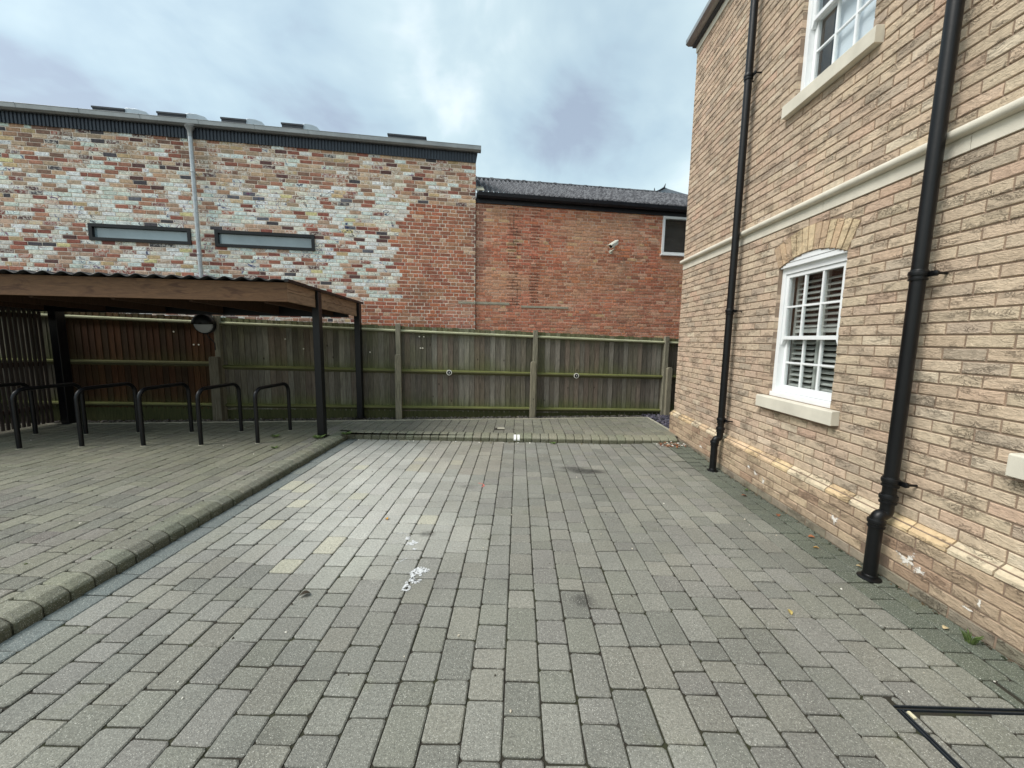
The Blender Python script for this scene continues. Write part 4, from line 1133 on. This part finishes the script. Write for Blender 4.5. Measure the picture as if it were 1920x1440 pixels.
# leaves
leafp = None
def leaf_mesh(col, s):
    b = MB(); n = 7; vs = []; cs = []
    for k in range(n):
        t = k/(n-1); w = s*.38*math.sin(math.pi*min(.98, t+.06))**.8; z = .35*s*math.sin(t*2.5)*.4
        vs += [(-w, s*(t-.5), z+w*.5), (0, s*(t-.5), z), (w, s*(t-.5), z+w*.45)]
    fs = [(3*k+a, 3*k+a+1, 3*k+a+4, 3*k+a+3) for k in range(n-1) for a in (0, 1)]
    b.add(vs, fs, col); return b
LV = [(2.36, 3.86, .05, C(140, 86, 60), 'small brown leaf by the wall below the far drainpipe'), (2.42, 3.42, .045, C(132, 84, 58), 'curled brown leaf at the wall foot left of the lower window sill'),
      (2.43, 3.03, .045, C(150, 96, 62), 'reddish brown leaf at the wall foot between the drainpipes'), (2.34, 2.86, .04, C(176, 140, 84), 'tan leaf beside the buff wall left of the near drainpipe'),
      (2.46, 2.62, .036, C(180, 160, 120), 'pale twig like leaf at the wall foot by the near drainpipe'), (1.63, 2.13, .036, C(170, 152, 92), 'yellow leaf lying on open paving left of the near drainpipe'),
      (2.43, 2.03, .034, C(196, 178, 140), 'pale leaf beside the grass tuft at the wall foot'), (-1.13, 3.18, .04, C(196, 140, 40), 'small orange leaf on the bleached paving'),
      (-1.29, 2.17, .06, C(58, 50, 38), 'dark twiggy leaf on paving left of the paint spill')]
for (x, y, s, c, lb) in LV:
    b = leaf_mesh(c, s); o = b.build('fallen_leaf', 'leaf'); md = o.modifiers.new('t', 'SOLIDIFY'); md.thickness = .001
    o.location = (x, y, hz(x, y)+.006); o.rotation_euler = (random.uniform(-.2, .2), random.uniform(-.3, .3), random.uniform(0, 6.28))
    tag(o, lb, 'leaf', 'fallen leaves on the bay')
b = MB()
for k in range(90):
    x = 2.30+random.gauss(0, .09); y = 5.62+random.gauss(0, .06)
    if x > 2.50: continue
    c = random.choice([C(120, 70, 48), C(150, 96, 60), C(90, 56, 42), C(226, 222, 214), C(200, 190, 170)])
    chip(b, x, y, hz(x, y)+.004+random.random()*.03, random.uniform(.008, .026), jit(c, .15), .12)
tag(b.build('leaf_litter', 'leaf'), 'drift of brown leaves and white scraps in the corner by the kerb end', 'litter', kind='stuff')
b = MB()
for k in range(70):
    x, y = random.uniform(-2.3, 2.3), random.uniform(.9, 5.7)
    chip(b, x, y, .003, random.uniform(.003, .008), jit(random.choice([C(230, 226, 214), C(210, 200, 180), C(70, 62, 50)]), .1), .4)
for k in range(30):
    x = random.uniform(-2.5, 2.2); chip(b, x, 5.76-random.random()*.06, .004, random.uniform(.006, .016), jit(random.choice([C(232, 230, 220), C(120, 110, 80)]), .1), .4)
for k in range(40):
    x, y = random.uniform(-7, -3), random.uniform(1.2, 5.5); chip(b, x, y, ZP+.003, random.uniform(.003, .009), jit(random.choice([C(220, 214, 200), C(80, 90, 50)]), .1), .4)
tag(b.build('scattered_grit', 'leaf'), 'scattered pale grit and crumbs over the block paving', 'grit', kind='stuff')
# weeds
def weed(x, y, z, r, n, label, grass=False):
    b = MB()
    for k in range(n):
        a = random.uniform(0, 6.28); L = r*random.uniform(.5, 1.1); c = jit(random.choice([C(84, 104, 52), C(100, 118, 66), C(70, 88, 44)]), .15)
        d = Vector((math.cos(a), math.sin(a), 0)); s_ = Vector((-d.y, d.x, 0)); w = L*(.06 if grass else .26); p = Vector((x, y, z))+d*random.uniform(0, r*.3)
        hgt = L*(1.0 if grass else .45)
        if grass: d = d*.5
        vs = [p, p+d*L*.5+s_*w+Z*hgt*.7, p+d*L+Z*hgt, p+d*L*.5-s_*w+Z*hgt*.7]
        b.add(vs, [(0, 1, 2, 3)], c)
    o = b.build('grass_tuft' if grass else 'weed', 'leaf'); md = o.modifiers.new('t', 'SOLIDIFY'); md.thickness = .0012
    return tag(o, label, 'plant', 'weeds growing in the paving')
weed(-2.90, 5.43, ZP, .09, 26, 'green weed at the foot of the shelter end post')
weed(-3.55, 5.45, ZP, .07, 18, 'small weed between the two nearest bike hoops')
weed(-2.62, 5.72, .09, .08, 22, 'weed sprouting where the two kerbs meet')
weed(2.45, 1.93, 0, .06, 46, 'thin grass tuft at the foot of the buff wall', True)
weed(2.47, 4.0, .01, .03, 12, 'tiny green weed at the wall foot below the lower window')
weed(.55, 5.74, .0, .05, 22, 'small weed growing at the base of the far kerb')
weed(-3.20, 4.9, ZP, .05, 14, 'low weed on the raised paving near the open kerb edge')

# ================================================================== camera
cd = bpy.data.cameras.new('camera'); co = bpy.data.objects.new('camera', cd); COL.objects.link(co)
cd.sensor_fit = 'HORIZONTAL'; cd.sensor_width = 36; cd.lens = 13.5; cd.clip_start = .05; cd.clip_end = 2000
R = Vector((0.99972833, 0.01792828, 0.01489454)); Uc = Vector((-0.01689491, 0.11716133, 0.99296918)); F = Vector((-0.01605717, 0.99295106, -0.1174324))
mt = Matrix(((R.x, Uc.x, -F.x, 0), (R.y, Uc.y, -F.y, 0), (R.z, Uc.z, -F.z, 1.59), (0, 0, 0, 1)))
co.matrix_world = mt; S.camera = co

# ================================================================== light
SUN_EL, SUN_AZ = math.radians(50), math.radians(-114)    # azimuth from +Y clockwise : behind left
sd_ = Vector((math.sin(SUN_AZ)*math.cos(SUN_EL), math.cos(SUN_AZ)*math.cos(SUN_EL), math.sin(SUN_EL)))
sl = bpy.data.lights.new('sun', 'SUN'); sl.energy = 1.9; sl.angle = math.radians(25); sl.color = (1, .975, .94)
so = bpy.data.objects.new('sun', sl); COL.objects.link(so); so.rotation_euler = sd_.to_track_quat('Z', 'Y').to_euler()
w = bpy.data.worlds.new('World'); S.world = w; w.use_nodes = True; t = w.node_tree; t.nodes.clear()
def wn(typ, **k):
    n_ = t.nodes.new(typ)
    for a, b_ in k.items(): setattr(n_, a, b_)
    return n_
out = wn('ShaderNodeOutputWorld'); sky = wn('ShaderNodeTexSky', sky_type='NISHITA'); sky.sun_disc = False
sky.sun_elevation = SUN_EL; sky.sun_rotation = SUN_AZ; sky.air_density = 1.5; sky.dust_density = 3
bg1 = wn('ShaderNodeBackground'); bg1.inputs[1].default_value = .05; t.links.new(sky.outputs[0], bg1.inputs[0])
tc = wn('ShaderNodeTexCoord'); sx = wn('ShaderNodeSeparateXYZ'); t.links.new(tc.outputs['Generated'], sx.inputs[0])
def wm(op, a, b_=None):
    n_ = wn('ShaderNodeMath', operation=op)
    for i, x in enumerate((a, b_)):
        if x is None: continue
        if isinstance(x, (int, float)): n_.inputs[i].default_value = x
        else: t.links.new(x, n_.inputs[i])
    return n_.outputs[0]
zz = wm('ADD', wm('MAXIMUM', sx.outputs[2], 0.0), .32)
cx = wn('ShaderNodeCombineXYZ'); t.links.new(wm('DIVIDE', sx.outputs[0], zz), cx.inputs[0]); t.links.new(wm('DIVIDE', sx.outputs[1], zz), cx.inputs[1])
def wnoise(scale, det, ro, dist, off):
    mp = wn('ShaderNodeMapping'); mp.inputs['Location'].default_value = off; t.links.new(cx.outputs[0], mp.inputs[0])
    n_ = wn('ShaderNodeTexNoise'); n_.inputs['Scale'].default_value = scale; n_.inputs['Detail'].default_value = det; n_.inputs['Roughness'].default_value = ro; n_.inputs['Distortion'].default_value = dist
    t.links.new(mp.outputs[0], n_.inputs['Vector']); return n_.outputs['Fac']
n1 = wnoise(1.25, 5, .5, .35, (3.1, 1.7, 0)); n2 = wnoise(3.2, 5, .55, .5, (7.1, 2.7, 1))
mixv = wm('ADD', wm('MULTIPLY', n1, .72), wm('MULTIPLY', n2, .28))
cr = wn('ShaderNodeValToRGB'); t.links.new(mixv, cr.inputs[0]); e = cr.color_ramp.elements
e[0].position = .38; e[0].color = (*C(150, 160, 172), 1); e[1].position = .63; e[1].color = (*C(240, 247, 244), 1)
x_ = e.new(.45); x_.color = (*C(172, 192, 198), 1); x_ = e.new(.54); x_.color = (*C(196, 214, 214), 1)
bg2 = wn('ShaderNodeBackground'); bg2.inputs[1].default_value = .70; t.links.new(cr.outputs[0], bg2.inputs[0])
ad = wn('ShaderNodeAddShader'); t.links.new(bg1.outputs[0], ad.inputs[0]); t.links.new(bg2.outputs[0], ad.inputs[1]); t.links.new(ad.outputs[0], out.inputs[0])
S.view_settings.view_transform = 'Standard'; S.view_settings.look = 'None'; S.view_settings.exposure = .5; S.view_settings.gamma = 1
S.cycles.use_denoising = True; S.cycles.max_bounces = 6; S.cycles.transparent_max_bounces = 8
